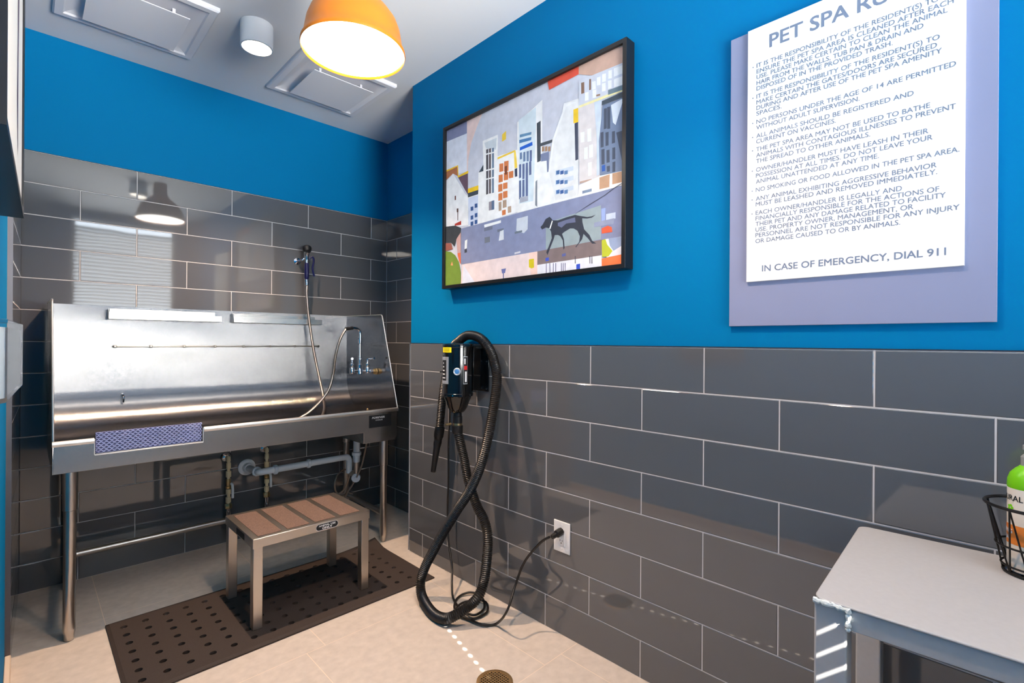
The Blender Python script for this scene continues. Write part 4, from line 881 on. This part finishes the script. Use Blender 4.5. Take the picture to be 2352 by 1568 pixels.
b = mb('dial'); b.lathe([(0.0105, 0.003), (0.0105, 0.005), (0.008, 0.006)], c0, d, n=28); plabel(b.build('dial_knob', kn), 'blue dial centre')
b = mb('black_plastic'); d2 = Vector((math.cos(CA-1.4), math.sin(CA-1.4), 0)); c1 = Vector((BX, BY, 1.075))+d2*(BR-0.002); b.cyl(c1, c1+d2*0.014, 0.005, n=10); b.build('toggle_switch', t)
HOSE = [(1.475, 1.812, 0.672), (1.478, 1.783, 0.575), (1.478, 1.720, 0.469), (1.475, 1.664, 0.414), (1.465, 1.629, 0.351), (1.452, 1.618, 0.270), (1.432, 1.616, 0.169), (1.400, 1.616, 0.116), (1.370, 1.638, 0.081), (1.318, 1.665, 0.051), (1.288, 1.704, 0.031), (1.287, 1.791, 0.022), (1.315, 1.909, 0.037), (1.335, 1.953, 0.083), (1.355, 1.948, 0.148), (1.375, 1.917, 0.221), (1.395, 1.860, 0.326), (1.410, 1.777, 0.449), (1.428, 1.710, 0.549), (1.440, 1.648, 0.677), (1.470, 1.626, 0.830), (1.520, 1.636, 1.029), (1.545, 1.682, 1.125), (1.555, 1.739, 1.195), (1.562, 1.810, 1.236), (1.568, 1.900, 1.247), (1.570, 1.971, 1.220), (1.570, 2.024, 1.180), (1.565, 2.071, 1.044), (1.560, 2.089, 0.952), (1.548, 2.094, 0.816), (1.542, 2.093, 0.761)]
path = spline([(BX, BY, 0.80)]+HOSE, 0.0042)
b = mb('hose'); b.tube(path, lambda i: 0.0232 if i % 2 else 0.0200, 14); b.build('air_hose', t, ang=30)
e0, e1 = Vector(HOSE[-1]), Vector((1.525, 2.124, 0.536)); ax = (e1-e0).normalized(); Ln = (e1-e0).length
b = mb('black_plastic'); b.lathe([(0.024, -0.012), (0.0255, -0.006), (0.0255, 0.040), (0.022, 0.044), (0.020, 0.06), (0.0215, 0.064), (0.021, 0.08), (0.018, 0.095), (0.013, Ln-0.01), (0.0125, Ln), (0.0105, Ln), (0.010, Ln-0.02)], e0, ax, n=28); b.build('nozzle', t, ang=50)
# power cord to the outlet
b = mb('cord'); b.tube(spline([(1.500, 1.913, 0.938), (1.530, 1.979, 0.886), (1.550, 2.019, 0.825), (1.560, 2.041, 0.664), (1.560, 2.039, 0.508), (1.560, 2.045, 0.327), (1.550, 2.023, 0.202), (1.520, 1.954, 0.100), (1.470, 1.888, 0.043), (1.446, 1.844, 0.006), (1.409, 1.738, 0.010), (1.419, 1.660, 0.014), (1.499, 1.687, 0.006), (1.552, 1.770, 0.010), (1.528, 1.827, 0.014), (1.468, 1.839, 0.006), (1.397, 1.775, 0.010), (1.371, 1.691, 0.014), (1.410, 1.650, 0.006), (1.478, 1.646, 0.010), (1.522, 1.696, 0.014), (1.516, 1.744, 0.012), (1.441, 1.779, 0.012), (1.381, 1.735, 0.012), (1.385, 1.635, 0.012), (1.400, 1.580, 0.012), (1.444, 1.547, 0.012), (1.425, 1.461, 0.109), (1.490, 1.476, 0.193), (1.515, 1.450, 0.286), (1.530, 1.377, 0.382), (1.538, 1.332, 0.418)], 0.007), 0.0052, 8); b.build('power_cord', t, ang=60)
px_, py_, pz_ = 1.5945, 1.3145, 0.4335
b = mb('cord'); b.lathe([(0.006, 0.058), (0.0095, 0.056), (0.011, 0.045), (0.0105, 0.034), (0.016, 0.030), (0.0165, 0.004), (0.015, 0.0)], (px_, py_, pz_), (-1, 0.12, -0.25), n=8); b.build('plug', t)
t = thing('wall_outlet', (XR, 1.3145, 0.408), 'white electrical outlet with the dryer plug on the grey tiled wall', 'outlet')
b = mb('white_plastic'); b.box((1.5945, 1.2715, 0.344), (XR-0.0003, 1.3575, 0.472)); b.build('cover_plate', t, bevel=0.003, seg=3)
b = mb('white_plastic'); b.box((1.5925, 1.2980, 0.374), (1.5944, 1.3310, 0.442)); b.use('pit'); b.box((1.5921, 1.3195, 0.390), (1.59245, 1.3215, 0.398)); b.box((1.5921, 1.3080, 0.390), (1.59245, 1.3100, 0.397)); b.lathe([(0.0024, 0), (0.0024, 0.0004)], (1.5925, 1.3146, 0.3835), (-1, 0, 0), n=10); b.build('receptacle', t)
for z in (0.359, 0.457): mb('white_plastic').lathe([(0.0035, 0), (0.003, 0.001)], (1.5945, 1.3145, z), (-1, 0, 0), n=12).build('screw', t)

# ---------------------------------------------------------------- grey steel bench with basket and bottle
AX, AY, TH = 1.063, 0.263, math.radians(2.2); TZ = 0.742
def bx(p): u, v, z = p; return Vector((AX+u*math.cos(TH)+v*math.sin(TH), AY+u*math.sin(TH)-v*math.cos(TH), z))     # u towards the wall, v along the front
t = thing('steel_bench', tuple(bx((0.25, 0.4, 0))), 'grey painted steel work table along the tiled wall at the right', 'table')
LW, BD, BL = 0.052, 0.505, 0.80
b = mb('bench'); r = 0.022; c = []
for cu, cv, a0 in ((r, r, 180), (BD-r, r, 270), (BD-0.004, BL-0.004, 0), (0.004, BL-0.004, 90)):
    rr_ = r if cv < 0.1 else 0.004
    for i in range(7): a = math.radians(a0+i*15); c.append((cu+rr_*math.cos(a), cv+rr_*math.sin(a)))
b.prism([bx((u, v, TZ-0.005)) for u, v in c], (0, 0, 0.005)); b.build('table_top', t, bevel=0.0025, seg=3)
b = mb('bench')
for a, q in (((0.004, LW, TZ-0.044), (0.010, BL-LW, TZ-0.0055)), ((BD-0.010, LW, TZ-0.044), (BD-0.004, BL-LW, TZ-0.0055)), ((LW, 0.004, TZ-0.044), (BD-LW, 0.010, TZ-0.0055)), ((LW, BL-0.01, TZ-0.044), (BD-LW, BL-0.004, TZ-0.0055))): b.box(a, q, bx)
b.build('apron', t, bevel=0.0015)
for u, v in ((0.001, 0.001), (0.001, BL-LW-0.002), (BD-LW-0.002, 0.001), (BD-LW-0.002, BL-LW-0.002)):
    b = mb('bench'); b.box((u, v, 0.001), (u+LW, v+LW, TZ-0.0055), bx); b.build('leg', t, bevel=0.004, seg=3)
b = mb('weld'); rng = random.Random(3); P_ = []
for i in range(26):
    f_ = i/25
    if f_ < 0.55: q = (0.0015, f_/0.55*(LW+0.002), TZ-0.006)
    else: q = (0.0015, LW+0.003, TZ-0.006-(f_-0.55)/0.45*0.040)
    P_.append(bx((q[0]-rng.uniform(0, 0.0015), q[1], q[2]+rng.uniform(-0.0012, 0.0012))))
rads = [rng.uniform(0.0028, 0.0058) for _ in P_]
b.tube(P_, lambda i: rads[i], 8); plabel(b.build('weld_bead', t), 'rough white filler at the front corner')
GX, GY = 1.487, -0.031
t = thing('wire_basket', (GX, GY, TZ), 'black wire basket standing on the grey steel table', 'basket')
def ring(b, r, z, w): b.tube([(GX+r*math.cos(2*PI*i/48), GY+r*math.sin(2*PI*i/48), z) for i in range(48)], w, 8, closed=True)
b = mb('wire'); RB, RT, zb, zt = 0.045, 0.074, TZ+0.004, TZ+0.142
ring(b, RB, zb, 0.0026); ring(b, RB+0.003, zb+0.014, 0.0022); ring(b, RB+0.40*(RT-RB), zb+0.4*(zt-zb), 0.0022); b.build('base_rings', t)
b = mb('wire'); ring(b, RT, zt, 0.0034); b.build('rim', t)
b = mb('wire'); n = 9
for i in range(n):
    a = 2*PI*i/n+0.2; a2 = a+PI/n
    for s in (-1, 1): b.tube([(GX+RB*math.cos(a), GY+RB*math.sin(a), zb), (GX+RT*math.cos(a+s*PI/n), GY+RT*math.sin(a+s*PI/n), zt)], 0.0016, 6)
b.build('side_wires', t)
b = mb('wire')
for i in range(-2, 3):
    h = math.sqrt(RB**2-(i*0.016)**2); b.tube([(GX-h, GY+i*0.016, zb-0.001), (GX+h, GY+i*0.016, zb-0.001)], 0.0016, 6)
b.build('base_wires', t)
GX, GY = 1.481, -0.025
t = thing('shampoo_bottle', (GX, GY, TZ+0.006), 'white pet shampoo pump bottle with lime green shoulder standing in the wire basket', 'bottle')
r = 0.0335; z = TZ+0.0065
b = mb('bottle_white'); b.lathe([(r-0.006, 0), (r-0.001, 0.003), (r, 0.008), (r, 0.172), (r-0.0005, 0.174)], (GX, GY, z), n=44); b.build('bottle_body', t)
b = mb('green'); b.lathe([(r, 0.173), (r+0.0006, 0.176), (r, 0.190), (r-0.004, 0.203), (r-0.012, 0.213), (0.016, 0.218), (0.0145, 0.220)], (GX, GY, z), n=44); plabel(b.build('shoulder', t), 'lime green shoulder')
b = mb('pump'); b.lathe([(0.0135, 0.219), (0.0138, 0.238), (0.010, 0.243), (0.0055, 0.244), (0.0055, 0.252), (0.011, 0.253), (0.011, 0.262), (0.005, 0.264)], (GX, GY, z), n=24); b.cyl((GX+0.004, GY-0.004, z+0.258), (GX+0.03, GY-0.022, z+0.255), 0.004, n=8); b.build('pump', t)
CB = math.atan2(-GY, -GX)
def band(b, a0, a1, z0, z1, rr, n=24):
    for i in range(n):
        u0 = a0+(a1-a0)*i/n; u1 = a0+(a1-a0)*(i+1)/n; b.face([(GX+rr*math.cos(CB+u), GY+rr*math.sin(CB+u), z+q) for u, q in ((u0, z0), (u1, z0), (u1, z1), (u0, z1))])
b = mb('orange_label'); b.keep = True; band(b, -2.6, 2.6, 0.058, 0.098, r+0.0003); plabel(b.build('label_band', t), 'orange label band')
b = mb('ink'); b.keep = True
def wr_(a_off, zz): return lambda a, h: (GX+(r+0.0005)*math.cos(CB+a_off+a/r), GY+(r+0.0005)*math.sin(CB+a_off+a/r), z+zz+h)
text(b, 'NATURAL', wr_(-1.35-0.9, 0.148), 0.011, 0.066, bold=0.01); lb_ = b.build('label_lettering', t); plabel(lb_, 'dark label lettering'); b = mb('green'); b.keep = True
for i in range(5): a = i*1.257; b.lathe([(0.0028, 0), (0.0028, 0.0003)], wr_(-0.95, 0.133)(0.0042*math.cos(a), 0.0042*math.sin(a)), (math.cos(CB-0.95), math.sin(CB-0.95), 0), n=8)
plabel(b.build('paw_mark', t), 'green paw mark'); b = mb('white_ink'); b.keep = True; text(b, 'SOOTHING', lambda a, h: tuple(Vector(wr_(-0.62-2.05, 0.080)(a, h))+Vector((0, 0, 0))), 0.0085, 0.062, bold=0.02); text(b, 'OATMEAL', wr_(-2.4, 0.066), 0.008, 0.050, bold=0.02)
plabel(b.build('band_lettering', t), 'white lettering on the orange band')
